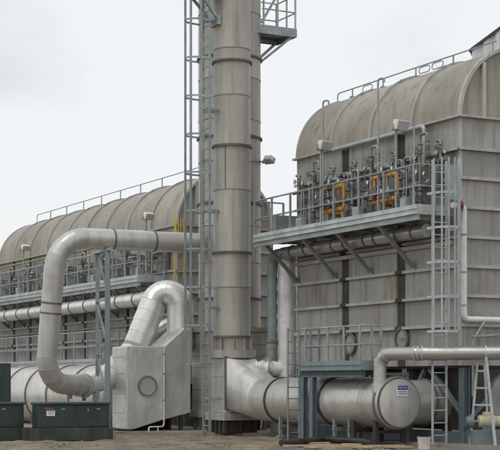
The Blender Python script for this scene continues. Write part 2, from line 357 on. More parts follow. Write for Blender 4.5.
# ------------------------------------------------------------------ oxidiser units
def arch_pts(R, n, a0=0, a1=math.pi): return [(a0+(a1-a0)*k/n) for k in range(n+1)]
def unit(fr, name, label, L, W, eave, rows, zlow, mods, segs, cols_end, back_leg=True):
    T = Thing(name, label, 'thermal oxidizer', fr, (0, 0, 0)); R = W/2
    # facade panels and stiffeners by module and row (rows run from eave down)
    zs = [eave]+rows
    for (a, b) in mods:
        for k in range(len(zs)-1):
            mb = MB(); mb.box(a, b, -.07, -.004*(k % 2), zs[k+1]+.002, zs[k]-.002); T.part('wall_panel', mb, 'shell', smooth=False)
        for z in rows:
            mb = MB(); mb.box(a-.02, b+.02, .003, .09, z-.018, z+.022); mb.box(a-.02, b+.02, .076, .09, z-.055, z-.018)
            T.part('stiffener', mb, 'rib', smooth=False)
        mb = MB(); mb.box(a, b, -.09, -.012, zlow, zs[-1]-.004); T.part('skirt_panel', mb, 'shell', smooth=False)
    for (a, b), (c, d) in zip(mods[:-1], mods[1:]):
        mb = MB(); mb.box(b-.02, c+.02, -.10, -.045, zlow, eave); T.part('recess_panel', mb, 'recess', smooth=False)
        for z in rows:
            mb = MB(); mb.box(b+.022, c-.022, -.043, .05, z-.05, z+.05); T.part('splice_plate', mb, 'recess', smooth=False)
    # end wall
    n = cols_end
    for j in range(n):
        o1, o0 = -.071-(W-.071)*j/n, -.071-(W-.071)*(j+1)/n
        for k in range(len(zs)-1):
            mb = MB(); mb.box(-.0+.004*(k % 2), .07, o0+.004, o1, zs[k+1]+.002, zs[k]-.002); T.part('end_panel', mb, 'shell', smooth=False)
        mb = MB(); mb.box(.016, .07, o0+.004, o1, zlow, zs[-1]-.004); T.part('end_skirt_panel', mb, 'shell', smooth=False)
    for z in rows:
        mb = MB(); mb.box(-.09, -.003, -W-.02, .09, z-.017, z+.023); mb.box(-.09, -.076, -W-.02, .09, z-.055, z-.017)
        T.part('end_stiffener', mb, 'rib', smooth=False)
    mb = MB(); mb.box(-.012, .05, -.06, .012, zlow, eave-.01); T.part('corner_post', mb, 'rib', smooth=False)
    # far end and rear walls, unseen box added inside to block light
    mb = MB(); mb.box(L-.07, L, -W, -.075, zlow, eave); T.part('far_wall', mb, 'shell', smooth=False)
    mb = MB(); mb.box(.075, L-.075, -W, -W+.07, zlow, eave); T.part('rear_wall', mb, 'shell', smooth=False)
    mb = MB(); mb.box(.1, L-.1, -W+.1, -.45, zlow+.05, eave-.02); T.part('light_blocker', mb, 'dark', smooth=False)
    mb = MB(); mb.box(.08, L-.08, -W+.08, -.1, zlow-.06, zlow+.04); T.part('floor_plate', mb, 'dark', smooth=False)
    # barrel roof, one sheet per bay
    n = 28; cz = eave+.05; co = -R
    for a, b in zip(segs[:-1], segs[1:]):
        mb = MB(); A = arch_pts(R, n); vs = []
        for u in (a, b):
            for rr in (R-.04, R):
                vs += [(u, co+rr*math.cos(t), cz+rr*math.sin(t)) for t in A]
        k = n+1; fs = []
        for i in range(n):
            fs += [(k+i, k+i+1, 3*k+i+1, 3*k+i), (i+1, i, 2*k+i, 2*k+i+1), (i, i+1, k+i+1, k+i), (2*k+i+1, 2*k+i, 3*k+i, 3*k+i+1)]
        mb.add(vs, fs); T.part('roof_sheet', mb, 'roof')
    def arch(u0, u1, r0, r1):
        mb = MB(); A = arch_pts(R, n); vs = []
        for (u, rr) in ((u0, r0), (u0, r1), (u1, r1), (u1, r0)):
            vs += [(u, co+rr*math.cos(t), cz+rr*math.sin(t)) for t in A]
        k = n+1; fs = []
        for q in range(4):
            for i in range(n): fs.append((q*k+i, q*k+i+1, ((q+1) % 4)*k+i+1, ((q+1) % 4)*k+i))
        fs += [(0, k, 2*k, 3*k), (n, 3*k+n, 2*k+n, k+n)]
        return mb.add(vs, fs)
    for u in segs[1:-1]: T.part('roof_rib', arch(u-.035, u+.035, R-.02, R+.06), 'rib')
    T.part('end_rim', arch(-.03, .075, R-.05, R+.03), 'rib'); T.part('end_rim', arch(L-.075, L+.03, R-.05, R+.03), 'rib')
    for (u, uu) in ((.08, .12), (L-.12, L-.08)):
        mb = MB(); A = arch_pts(R, n); poly = [(co+(R-.05)*math.cos(t), cz+(R-.05)*math.sin(t)) for t in A]
        mb.prism(poly, 0, u, uu); T.part('gable_plate', mb, 'roof', smooth=False)
    for q in (.20, .5, .80):
        o = -W*q; h = math.sqrt(max(.01, (R-.07)**2-(o-co)**2))
        mb = MB(); mb.box(-.02, .078, o-.05, o+.05, cz+.02, cz+h); T.part('gable_post', mb, 'rib', smooth=False)
    # eave ledge on facade and end
    mb = MB(); mb.box(-.11, L+.1, -.02, .11, eave-.005, eave+.045); T.part('eave_ledge', mb, 'rib', smooth=False)
    mb = MB(); mb.box(-.11, -.002, -W-.1, -.025, eave-.003, eave+.047); T.part('end_ledge', mb, 'rib', smooth=False)
    # lifting lugs
    for u in segs[1:-1]:
        mb = MB(); t = R_(62); mb.box(u-.12, u-.09, co+(R)*math.cos(t)-.02, co+R*math.cos(t)+.06, cz+R*math.sin(t)-.06, cz+R*math.sin(t)+.06); T.part('lifting_lug', mb, 'roof', smooth=False)
    return T

EAVE = 7.98
rowsR = [EAVE-.03-.715*k for k in range(1, 8)]
modsR = [(0.0, 2.36), (2.74, 5.08), (5.46, 7.93)]
UR = unit(RF, 'oxidizer_unit', 'large weathered grey thermal oxidizer with barrel roof, nearest the camera at right', 7.93, 3.6, EAVE, rowsR, 1.95, modsR,
          [0, 2.02, 4.0, 5.98, 7.93], 2)
for (px, py) in ((357, 343.5), (409, 339)):
    u = RF.u_at(px-6, 0); z = RF.z_at(py, u, 0)
    mb = MB(); mb.band((u, -.02, z), (u, .07, z), .25, .31, 28); h = UR.part('hatch_ring', mb, 'seam')
    mb = MB(); mb.cyl((u, -.02, z), (u, .03, z), .25, 28); mb.bar((u-.05, .03, z), (u-.05, .1, z), .03); mb.bar((u+.05, .03, z), (u+.05, .1, z), .03); UR.part('hatch_door', mb, 'shell', h)
for (u, o) in [(u, o) for u in (.1, 2.55, 5.27, 7.8) for o in (-.2, -3.4)]:
    mb = MB(); mb.box(u-.1, u+.1, o-.1, o-.08, .06, 1.9); mb.box(u-.1, u+.1, o+.08, o+.1, .06, 1.9); mb.box(u-.012, u+.012, o-.08, o+.08, .06, 1.9)
    mb.box(u-.17, u+.17, o-.17, o+.17, .04, .085); UR.part('leg', mb, 'blue_steel', smooth=False)
for (a, b) in (((.15, -.2, .75), (1.55, -.2, 1.88)), ((2.45, -.2, 1.0), (1.75, -.2, 1.88)), ((2.65, -.2, .75), (3.9, -.2, 1.88)), ((5.2, -.2, .75), (4.1, -.2, 1.88)),
               ((.1, -.3, .6), (.1, -1.7, 1.88)), ((.1, -3.3, .6), (.1, -1.9, 1.88))):
    mb = MB(); mb.bar(a, b, .10, .10); UR.part('leg_brace', mb, 'blue_steel', smooth=False)
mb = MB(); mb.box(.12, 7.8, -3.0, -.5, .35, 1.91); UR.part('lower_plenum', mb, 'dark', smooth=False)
mb = MB(); mb.box(-.1, 7.9, -.3, -.05, .06, .33); UR.part('skid_beam', mb, 'blue_steel', smooth=False)
mb = MB(); mb.box(-.12, .1, -3.6, -.31, .06, .33); UR.part('skid_beam', mb, 'blue_steel', smooth=False)
# horizontal plenum drum seen below the end wall
mb = MB(); mb.tube([(-.02, -1.55, 1.12), (.05, -1.55, 1.12)], .62, 36); dr = UR.part('drum_end', mb, 'darkpipe')
mb = MB(); mb.tube([(-.05, -1.55, 1.12), (.3, -1.55, 1.12)], [.68, .68], 36); UR.part('drum', mb, 'darkpipe')

for (px0, px1, y0, y1, mm) in ((384, 396.5, 281, 301, 'rustpatch'),):
    u0, u1 = RF.u_at(px1, 0), RF.u_at(px0, 0); z1 = RF.z_at(y0, u0, 0); z0 = RF.z_at(y1, u0, 0)
    mb = MB(); mb.box(u0, u1, .004, .012, rowsR[5]+.03, rowsR[4]-.07); UR.part('repair_patch', mb, mm, smooth=False, label='brown rust-stained repair patch')
LEAVE = 6.72
rowsL = [LEAVE-.03-.715*k for k in range(1, 6)]
LL = 18.5; nb = 9; bw = LL/nb
modsL = [(i*bw+(.14 if i else 0), (i+1)*bw-(.14 if i < nb-1 else 0)) for i in range(nb)]
UL = unit(LF, 'oxidizer_unit', 'long grey barrel-roofed thermal oxidizer standing farther away behind the stacks', LL, 3.64, LEAVE, rowsL, 1.5, modsL,
          [i*bw for i in range(nb+1)], 2)
for u in [.1+i*(LL-.2)/6 for i in range(7)]:
    for o in (-.2, -3.4):
        mb = MB(); mb.box(u-.09, u+.09, o-.09, o+.09, .06, 1.45); UL.part('leg', mb, 'blue_steel', smooth=False)
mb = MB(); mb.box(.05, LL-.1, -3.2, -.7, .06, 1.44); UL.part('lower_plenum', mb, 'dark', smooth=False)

# roof handrails
def roof_rail(fr, label, u0, u1, o, z, roofz, posts):
    T = Thing('roof_handrail', label, 'handrail', fr, (u1, o, roofz))
    mb = MB(); pipe(mb, [(u1, o, roofz-.1), (u1, o, z), (u0, o, z)], .017, .12, 8); T.part('rail', mb, 'galv')
    for u in posts:
        mb = MB(); mb.tube([(u, o, roofz-.1), (u, o, z)], .022, 8); T.part('post', mb, 'galv')
        mb = MB(); mb.box(u-.06, u+.06, o-.06, o+.06, roofz-.12, roofz+.03); T.part('foot_plate', mb, 'galv', smooth=False)
    return T
co = -1.8; ro = -1.25
zr = EAVE+.05+math.sqrt(1.8**2-(ro-co)**2)
rr = roof_rail(RF, 'thin galvanised handrail along the roof of the near grey oxidizer', .2, 7.72, ro, zr+.25, zr, [6.9, 5.3, 3.7, 2.0, .35])
for u in (6.1, 3.3, 2.7):
    mb = MB(); pipe(mb, [(u, ro, zr+.05), (u+.25, ro, zr+.05), (u+.25, ro, zr+.21), (u-.25, ro, zr+.21), (u-.25, ro, zr+.05), (u, ro, zr+.05)], .015, .08, 6, 4); rr.part('loop', mb, 'galv')
zl = LEAVE+.05+math.sqrt(1.82**2-(.62)**2)
roof_rail(LF, 'thin galvanised handrail along the roof of the far oxidizer', .3, 16.9, -1.2, zl+.36, zl, [15.2, 13.3, 11.4, 9.5, 7.6, 5.7, 3.8, 1.9])

# ------------------------------------------------------------------ platforms
def platform(fr, label, cat, u0, u1, o0, o1, z, posts, braces, m='galv_lt', fas=.25, rail=1.07, ends=(True, True), brace_z=None, wall_o=0, name='access_platform', rms='galv', base=None):
    T = Thing(name, label, cat, fr, base or (u0, o0, z))
    mb = MB(); mb.box(u0+.03, u1-.03, o0, o1-.03, z-.05, z); T.part('deck', mb, m, smooth=False)
    for k in range(int((u1-u0)/1.0)):
        a = u0+.5+k; mb = MB(); mb.box(a-.03, a+.03, o0+.02, o1-.04, z-.2, z-.055); T.part('joist', mb, m, smooth=False)
    mb = MB(); mb.box(u0, u1, o1-.028, o1, z-.13, z+.11); mb.box(u0, u1, o1+.0, o1+.05, z-.13, z-.115); mb.box(u0, u1, o1, o1+.03, z+.0, z+.012)
    T.part('toe_board', mb, m, smooth=False)
    for e, u in zip(ends, (u0, u1)):
        if e:
            mb = MB(); mb.box(u-.014 if u == u0 else u-.014, u+.014, o0, o1-.03, z-.13, z+.11); T.part('toe_board', mb, m, smooth=False)
    if u0+.01 < u1:
        mb = MB(); mb.box(u0+.03, u1-.03, o1-.11, o1-.03, z-.26, z-.10); T.part('edge_channel', mb, m, smooth=False)
    for zz in (z+rail, z+rail*.52):
        mb = MB()
        pts = [(u0, o1-.06, zz), (u1, o1-.06, zz)]
        if ends[0]: pts = [(u0, o0+.05, zz)]+pts
        if ends[1]: pts = pts+[(u1, o0+.05, zz)]
        pipe(mb, pts, .024, .05, 8, 4); T.part('rail', mb, rms)
    for u in posts:
        mb = MB(); mb.box(u-.028, u+.028, o1-.075, o1-.03, z-.12, z+rail); T.part('post', mb, rms, smooth=False)
    for e, u in zip(ends, (u0, u1)):
        if e:
            for o in (o0+.05, (o0+o1)/2):
                mb = MB(); mb.box(u-.025, u+.025, o-.025, o+.025, z-.12, z+rail); T.part('post', mb, rms, smooth=False)
    for u in braces:
        mb = MB(); mb.bar((u, o1-.12, z-.22), (u, wall_o+.05, brace_z), .09, .09); mb.box(u-.09, u+.09, wall_o+.012, wall_o+.06, brace_z-.14, brace_z+.08); T.part('brace', mb, 'darkpipe', smooth=False)
    return T
DZ = 5.70
postsR = [RF.u_at(x, 1.14) for x in (414, 384, 359, 334, 310, 290.5, 272, 255)]
PR = platform(RF, 'long galvanised walkway with railing along the near grey oxidizer, carrying the valve trains', 'platform', .1, 8.4, .14, 1.2, DZ, postsR,
              [7.85, 5.75, 3.95, 1.95], brace_z=4.48)
mb = MB(); mb.box(.12, 8.38, .145, 1.0, DZ-.12, DZ-.055); PR.part('under_frame', mb, 'galv', smooth=False)
# far unit upper and lower walkways
DL = 5.0
platform(LF, 'long galvanised upper walkway along the far oxidizer', 'platform', .6, LL, .14, 1.15, DL, [.7+i*1.09 for i in range(17)], [1.0+2.02*i for i in range(9)], brace_z=3.95)
platform(LF, 'low galvanised walkway along the foot of the far oxidizer', 'platform', 3.0, LL, .14, 1.5, 2.25, [3.1+i*1.25 for i in range(13)], [], ends=(True, True))
for i in range(6):
    pass

# ------------------------------------------------------------------ ladders
def ladder(fr, label, u, o, along, z0, z1, wd, cdir, cz0, cz1, hoop_step, m='galv', depth=.68, rung=.3, cage_r=.36, group=None, name='caged_ladder', bars=(.10, .24, .37, .5, .63, .76, .90), cm=None):
    T = Thing(name, label, 'ladder', fr, (u, o, z0), group); cm = cm or m
    al = Vector((1, 0, 0)) if along == 'u' else Vector((0, 1, 0)); c = Vector((u, o, 0)); cd = Vector(cdir)
    for s in (-1, 1):
        mb = MB(); mb.bar(c+al*s*wd/2+Vector((0, 0, z0)), c+al*s*wd/2+Vector((0, 0, z1)), .07, .02, up=tuple(al)); T.part('rail', mb, m, smooth=False)
    z = z0+rung*.7; first = None
    while z < z1:
        if first is None:
            mb = MB(); mb.cyl(c-al*wd/2+Vector((0, 0, z)), c+al*wd/2+Vector((0, 0, z)), .014, 8); first = T.part('rung', mb, m); zf = z
        else: T.share('rung', first, (0, 0, z-zf))
        z += rung
    if cd.length:
        def pt(t, z):   # t 0..1 round the cage from one rail to the other
            a = math.pi*t; return c+al*(-math.cos(a))*cage_r+cd*(math.sin(a)**.75*depth)+Vector((0, 0, z))
        z = cz0; hp = None
        while z <= cz1+.01:
            if hp is None:
                mb = MB(); pts = [c-al*wd/2+Vector((0, 0, z))]+[pt(k/14, z) for k in range(15)]+[c+al*wd/2+Vector((0, 0, z))]
                for a, b in zip(pts[:-1], pts[1:]): mb.bar(a, b, .008, .055)
                hp = T.part('cage_hoop', mb, cm, smooth=False); zh = z
            else: T.share('cage_hoop', hp, (0, 0, z-zh))
            z += hoop_step
        for t in bars:
            mb = MB(); a = pt(t, cz0-.03); b = pt(t, cz1+.03); mb.bar(a, b, .055, .012, up=tuple(cd.cross(Vector((0, 0, 1))) if t == .5 else al)); T.part('cage_bar', mb, cm, smooth=False)
    return T
# tall ladder on the slim stack
LD = ladder(SF, 'tall galvanised caged ladder running up the left of the slim stack', 0, .84, 'u', .06, 16.5, .42, (0, 1, 0), 2.08, 16.2, 1.112, bars=(.13, .33, .5, .67, .87))
for py in (-60, 22, 112, 212, 308, 398):
    z = CH+(HY-py)*43.2/F
    mb = MB()
    for s in (-1, 1):
        mb.bar((s*.21, .82, z), (s*.16, .44, z), .05, .06)
    mb.box(-.24, .24, .80, .825, z-.04, z+.04); LD.part('standoff', mb, 'galv', smooth=False)
# near unit ladder down from the walkway
ladder(RF, 'pale galvanised caged ladder from the dirt up to the near walkway', -.13, .70, 'o', .06, DZ+1.15, .40, (-1, 0, 0), 2.75, DZ+1.12, .82, 'galv_lt', depth=.62)
mb = MB(); mb.box(-.02, .01, .02, .45, DZ+.25, DZ+1.1)
single('guard_plate', 'grey sheet guard on the railing beside the top of the near caged ladder', 'guard plate', RF, (0, .2, DZ+.25), mb, 'galv')
# small yellow ladder on the far unit
ly = LF.o_at(180, -.18)
ladder(LF, 'short yellow caged ladder at the near end of the far oxidizer', -.18, .0, 'o', 4.98, LEAVE+.25, .32, (-1, 0, 0), 5.9, LEAVE+.2, .55, 'yellow', depth=.3, cage_r=.2)

# ------------------------------------------------------------------ stacks
def stack(fr, name, label, r, z0, z1, flanges, seams, m='stack', seg=56):
    T = Thing(name, label, 'exhaust stack', fr, (0, 0, z0))
    cuts = sorted([z0, z1]+flanges+seams)
    for a, b in zip(cuts[:-1], cuts[1:]):
        mb = MB(); mb.tube([(0, 0, a+.006), (0, 0, a+.03), (0, 0, b-.012), (0, 0, b)], [r+.008, r+.003, r, r-.02], seg); T.part('shell_section', mb, m)
    for z in flanges:
        mb = MB(); mb.band((0, 0, z-.03), (0, 0, z+.0), r-.03, r+.06, seg); mb.band((0, 0, z+.008), (0, 0, z+.03), r-.03, r+.055, seg); T.part('flange', mb, 'seam')
        mb = MB()
        for k in range(28):
            a = 2*math.pi*k/28; p = Vector(((r+.038)*math.cos(a), (r+.038)*math.sin(a), 0)); mb.cyl(p+Vector((0, 0, z-.04)), p+Vector((0, 0, z+.04)), .009, 6)
        T.part('bolt_ring', mb, 'seam', kind='stuff')
    for z in seams:
        mb = MB(); mb.band((0, 0, z-.014), (0, 0, z+.014), r-.02, r+.01, seg); T.part('weld_seam', mb, 'seam_lt')
    return T
def zs_at(py, d): return CH+(HY-py)*d/F
dS, dB = 43.0, 45.2
zS = lambda y: zs_at(y, 42.8)
SS = stack(SF, 'exhaust_stack', 'slim grey steel exhaust stack standing in front, bands every few metres', .545, zS(336), 17.0,
           [zS(59.5), zS(144.5), zS(252)], [zS(-30), zS(47), zS(94), zS(189), zS(287)])
# small vertical seams and lifting plates
mb = MB(); a = R_(250); mb.bar((.55*math.cos(a-SF.a), .55*math.sin(a-SF.a), zS(188)), (.55*math.cos(a-SF.a), .55*math.sin(a-SF.a), zS(146)), .02, .02); SS.part('vertical_seam', mb, 'seam', smooth=False)
# base: skirt with brackets, collar, box, legs
mb = MB(); mb.tube([(0, 0, zS(351)), (0, 0, zS(336.5))], .50, 48); SS.part('skirt', mb, 'stack')
mb = MB(); mb.band((0, 0, zS(337.5)), (0, 0, zS(335.5)), .45, .575, 48); SS.part('skirt_flange', mb, 'seam')
for k in range(10):
    a = 2*math.pi*(k+.35)/10; c, s = math.cos(a), math.sin(a)
    mb = MB(); mb.bar((c*.55, s*.55, zS(350.5)), (c*.55, s*.55, zS(338)), .11, .03, up=(-s, c, 0)); SS.part('gusset', mb, 'stack', smooth=False)
ZB1, ZB0 = zS(357), zS(413)
mb = MB(); mb.tube([(0, 0, zS(358)), (0, 0, zS(350))], .70, 40); SS.part('collar', mb, 'stack')
mb = MB(); mb.box(-.54, .54, -.50, .50, ZB0, ZB1-.03); SS.part('base_box', mb, 'clad', smooth=False, bevel=.015)
mb = MB()
for z in (1.05, 1.7): mb.box(-.545, .545, .495, .506, z-.004, z+.004)
SS.part('cladding_seam', mb, 'seam', smooth=False)
mb = MB(); mb.box(-.62, .62, -.58, .58, ZB0-.22, ZB0-.005); SS.part('base_plate', mb, 'clad', smooth=False, bevel=.01)
for u in (-.5, -.25, 0, .25, .5):
    for o in (-.5, 0, .5):
        mb = MB(); mb.box(u-.05, u+.05, o-.05, o+.05, .05, ZB0-.22); SS.part('pedestal_leg', mb, 'dark', smooth=False)
mb = MB(); mb.box(-.45, .45, -.45, .45, .05, ZB0-.25); SS.part('pedestal_core', mb, 'dark', smooth=False)

# wide stack behind
zB = lambda y: zs_at(y, 44.9)
SB = stack(BF, 'exhaust_stack', 'wide grey steel exhaust stack standing right behind the slim one', .97, zB(327), 17.2,
           [zB(54.5), zB(135), zB(202), zB(298)], [zB(10), zB(76), zB(118), zB(160), zB(225), zB(262)], seg=64)
mb = MB(); mb.box(-.95, .95, -.95, .95, zB(327)-.14, zB(327)); SB.part('base_flange', mb, 'stack', smooth=False)
mb = MB(); mb.box(-.88, .88, -.88, .88, .68, zB(327)-.142); SB.part('base_box', mb, 'clad', smooth=False, bevel=.02)
mb = MB()
for k in range(6):
    z = .95+.35*k; mb.box(-.5, .882, .875, .886, z-.004, z+.004); mb.box(-.886, -.875, -.88, .88, z-.004, z+.004)
SB.part('cladding_seam', mb, 'seam', smooth=False)
mb = MB(); mb.box(-.94, .94, -.94, .94, .45, .675); SB.part('base_plate', mb, 'clad', smooth=False)
for u in (-.8, -.4, 0, .4, .8):
    for o in (-.8, -.4, 0, .4, .8):
        if abs(u) == .8 or abs(o) == .8:
            mb = MB(); mb.box(u-.05, u+.05, o-.05, o+.05, .05, .45); SB.part('pedestal_leg', mb, 'darkpipe', smooth=False)
mb = MB(); mb.box(-.7, .7, -.7, .7, .05, .44); SB.part('pedestal_core', mb, 'dark', smooth=False)

# platform bracketed on the right of the wide stack, top of the picture
T = Thing('stack_platform', 'small grey bracketed platform high on the right of the wide stack', 'platform', BF, (0, -.97, 12.3))
dz = zs_at(25, 45.3)
mb = MB(); mb.box(-.75, .45, -1.95, -.55, dz-.03, dz); T.part('deck', mb, 'galv_lt', smooth=False)
for (a, b, c, d) in ((-.78, -.75, -1.98, -.5), (.45, .48, -1.98, -.5), (-.75, .45, -1.98, -1.95)):
    mb = MB(); mb.box(a, b, c, d, dz-.22, dz+.05); T.part('edge_channel', mb, 'galv', smooth=False)
for (u, o) in ((-.765, -1.93), (.465, -1.93), (-.765, -1.3), (-.15, -1.965), (.465, -1.3), (-.765, -.8)):
    mb = MB(); mb.box(u-.022, u+.022, o-.022, o+.022, dz, dz+1.1); T.part('post', mb, 'galv_lt', smooth=False)
for zz in (dz+.55, dz+1.1):
    mb = MB(); pipe(mb, [(-.765, -.75, zz), (-.765, -1.95, zz), (.465, -1.95, zz), (.465, -.75, zz)], .022, .05, 8, 4); T.part('rail', mb, 'galv_lt')
for u in (-.7, .4):
    mb = MB(); mb.bar((u, -1.85, dz-.2), (u*.6, -.92, dz-1.0), .09, .07); T.part('brace', mb, 'galv', smooth=False)
    mb = MB(); mb.bar((u, -1.9, dz-.16), (u*.6, -.8, dz-.16), .08, .07); T.part('bracket_arm', mb, 'galv', smooth=False)
mb = MB(); mb.bar((-.76, -.72, dz+.1), (-.76, -1.45, dz+1.3), .06, .06); T.part('stair_stringer', mb, 'galv', smooth=False)
# bracket struts upper left, on slim stack
T = Thing('strut_bracket', 'diagonal steel strut bracket on the left of the slim stack near the top edge', 'bracket', SF, (0, .545, zS(20)))
for s in (-1, 1):
    mb = MB(); mb.bar((s*.2, .53, zS(20)), (s*.3, 1.22, zS(-6)), .07, .07); T.part('strut', mb, 'galv', smooth=False)
mb = MB(); mb.box(-.42, .42, .50, 1.4, zS(-9), zS(-6)); T.part('shelf', mb, 'galv', smooth=False)
mb = MB(); mb.box(-.28, .28, .50, .62, zS(24), zS(15)); T.part('wall_clip', mb, 'galv', smooth=False)

# ------------------------------------------------------------------ main duct of the near unit
DO, DCZ, DR = 1.15, 1.04, .62
uC = RF.u_at(398.5, DO)
su, sO, _ = RF.loc(SF.w(0, 0, 0))
T = Thing('main_duct', 'fat round clad duct along the foot of the near oxidizer, capped at its right end', 'duct', RF, (uC, DO, 0))
u_tr1 = su-.54; u_tr0 = u_tr1-1.35
cuts = [uC+.09, uC+.9, RF.u_at(339, DO), RF.u_at(339, DO)+1.1, RF.u_at(284, DO), u_tr0]
cuts = sorted(cuts)
for i, (a, b) in enumerate(zip(cuts[:-1], cuts[1:])):
    mb = MB(); k = 10; mb.tube([(a+(b-a)*q/k, DO, DCZ) for q in range(k+1)], [DR+.008*(1-q/k)+(.004 if q in (0,) else 0) for q in range(k+1)], 56); T.part('duct_section', mb, 'clad')
for px in (339, 284):
    u = RF.u_at(px, DO); mb = MB(); mb.band((u-.035, DO, DCZ), (u+.035, DO, DCZ), DR-.05, DR+.03, 56); T.part('expansion_joint', mb, 'dark')
for i in range(9):
    u = cuts[0]+.45+i*.83
    if u > u_tr0-.1: break
    mb = MB(); mb.band((u-.011, DO, DCZ), (u+.011, DO, DCZ), DR-.02, DR+.011, 56); T.part('strap', mb, 'clad')
# cap
mb = MB(); mb.band((uC-.01, DO, DCZ), (uC+.10, DO, DCZ), DR-.14, DR+.018, 56); T.part('end_flange', mb, 'grey_clad')
mb = MB(); mb.band((uC+.10, DO, DCZ), (uC+.15, DO, DCZ), DR-.1, DR+.05, 56); T.part('back_flange', mb, 'seam')
mb = MB(); mb.band((uC-.03, DO, DCZ), (uC-.008, DO, DCZ), DR-.10, DR+.005, 56); T.part('gasket_ring', mb, 'seam')
mb = MB(); mb.tube([(uC-.008, DO, DCZ), (uC-.055, DO, DCZ), (uC-.065, DO, DCZ)], [DR-.03, DR-.03, DR-.05], 56); cap = T.part('end_cap', mb, 'grey_clad')
mb = MB(); mb.band((uC-.06, DO, DCZ), (uC-.045, DO, DCZ), DR-.04, DR-.018, 56); T.part('cap_rim', mb, 'seam_lt', cap)
# square to round transition
mb = MB(); n = 64; vs = []
sqo, sqz0, sqz1, hw = sO, zS(408), zS(358), .47
sc = (sqz0+sqz1)/2; hh = (sqz1-sqz0)/2
# flat triangles from the square's sides, conical fans from its corners
cn = [(sqo+hw, sc+hh), (sqo-hw, sc+hh), (sqo-hw, sc-hh), (sqo+hw, sc-hh)]
vs = [(u_tr1, a, b) for a, b in cn]+[(u_tr0, DO+math.cos(2*math.pi*k/n)*DR, DCZ+math.sin(2*math.pi*k/n)*DR) for k in range(n)]
fs = []
for c in range(4):
    for k in range(n//4):
        q = c*n//4+k; fs.append((c, 4+q, 4+(q+1) % n))
    fs.append((c, 4+((c+1)*n//4) % n, (c+1) % 4))
fs += [(0, 1, 2, 3), tuple(4+k for k in range(n))]
mb.add(vs, fs); T.part('transition', mb, 'white_clad')
mb = MB(); mb.box(u_tr1-.03, u_tr1+.02, sqo-hw-.05, sqo+hw+.05, sqz0-.05, sqz1+.04); T.part('transition_flange', mb, 'seam', smooth=False)
# saddle posts below duct
for px, dd in ((278, 0), (332, .35), (347, .35)):
    u = RF.u_at(px, DO+.5); o = DO+.42
    mb = MB(); mb.box(u-.035, u+.035, o-.04, o+.04, .05, .62); mb.box(u-.09, u+.09, o-.09, o+.09, .04, .08); T.part('saddle_leg', mb, 'galv', smooth=False)
    mb = MB(); mb.box(u-.06, u+.06, o-.8, o-.7, .05, .62); T.part('saddle_leg', mb, 'darkpipe', smooth=False)
    mb = MB(); mb.box(u-.05, u+.05, o-.75, o+.05, .30, .40); T.part('saddle_beam', mb, 'darkpipe', smooth=False)
for u in (uC+.4, uC+1.4):
    mb = MB()
    for o in (DO-.4, DO+.4): mb.box(u-.06, u+.06, o-.05, o+.05, .05, .66)
    mb.box(u-.05, u+.05, DO-.35, DO+.35, .28, .36); T.part('saddle_leg', mb, 'dark', smooth=False)
# side branch behind the cap, into the unit
u_b = uC+.62
mb = MB(); mb.tube([(u_b, DO-.1, DCZ), (u_b, -.3, DCZ), (u_b, -.5, DCZ)], .56, 48); br = T.part('side_branch', mb, 'clad')
mb = MB(); mb.band((u_b, -.06, DCZ), (u_b, .0, DCZ), .53, .60, 48); T.part('branch_flange', mb, 'seam', br)
# notice plate on the cap
so_ = RF.o_at(402.5, uC-.07); sz = RF.z_at(390.8, uC-.07, so_)
T = Thing('notice_sign', 'small white and blue notice sign fixed to the round duct end cap', 'sign', RF, (uC-.07, so_, sz))
mb = MB(); mb.box(uC-.085, uC-.066, so_-.155, so_+.155, sz-.13, sz+.13); T.part('plate', mb, 'signwhite', smooth=False)
mb = MB(); mb.box(uC-.088, uC-.0855, so_-.15, so_+.15, sz+.02, sz+.125); T.part('header', mb, 'signblue', smooth=False)
for k, wd in enumerate((.24, .26)):
    mb = MB(); z = sz-.025-.05*k
    x = -wd/2
    rr2 = random.Random(k)
    while x < wd/2-.02:
        l = rr2.uniform(.02, .05); mb.box(uC-.088, uC-.0855, so_-x-l, so_-x, z-.011, z+.011); x += l+.012
    T.part('print_line', mb, 'signblue', smooth=False)
def text(T, s, size, pos, m, rot):
    cu = bpy.data.curves.new('t', 'FONT'); cu.body = s; cu.size = size; cu.align_x = 'CENTER'; cu.align_y = 'CENTER'; cu.extrude = .0008
    ob = bpy.data.objects.new('t', cu); COL.objects.link(ob); dg = bpy.context.evaluated_depsgraph_get()
    me = bpy.data.meshes.new_from_object(ob.evaluated_get(dg)); bpy.data.objects.remove(ob)
    me.materials.append(M[m]) if not me.materials else None
    me.materials.clear(); me.materials.append(M[m])
    o = bpy.data.objects.new('lettering', me); COL.objects.link(o); o.parent = T.e
    o.location = Vector(pos)-Vector(T.base); o.rotation_euler = rot; return o
text(T, 'NOTICE', .07, (uC-.0895, so_, sz+.072), 'signwhite', (R_(90), 0, R_(-90)))

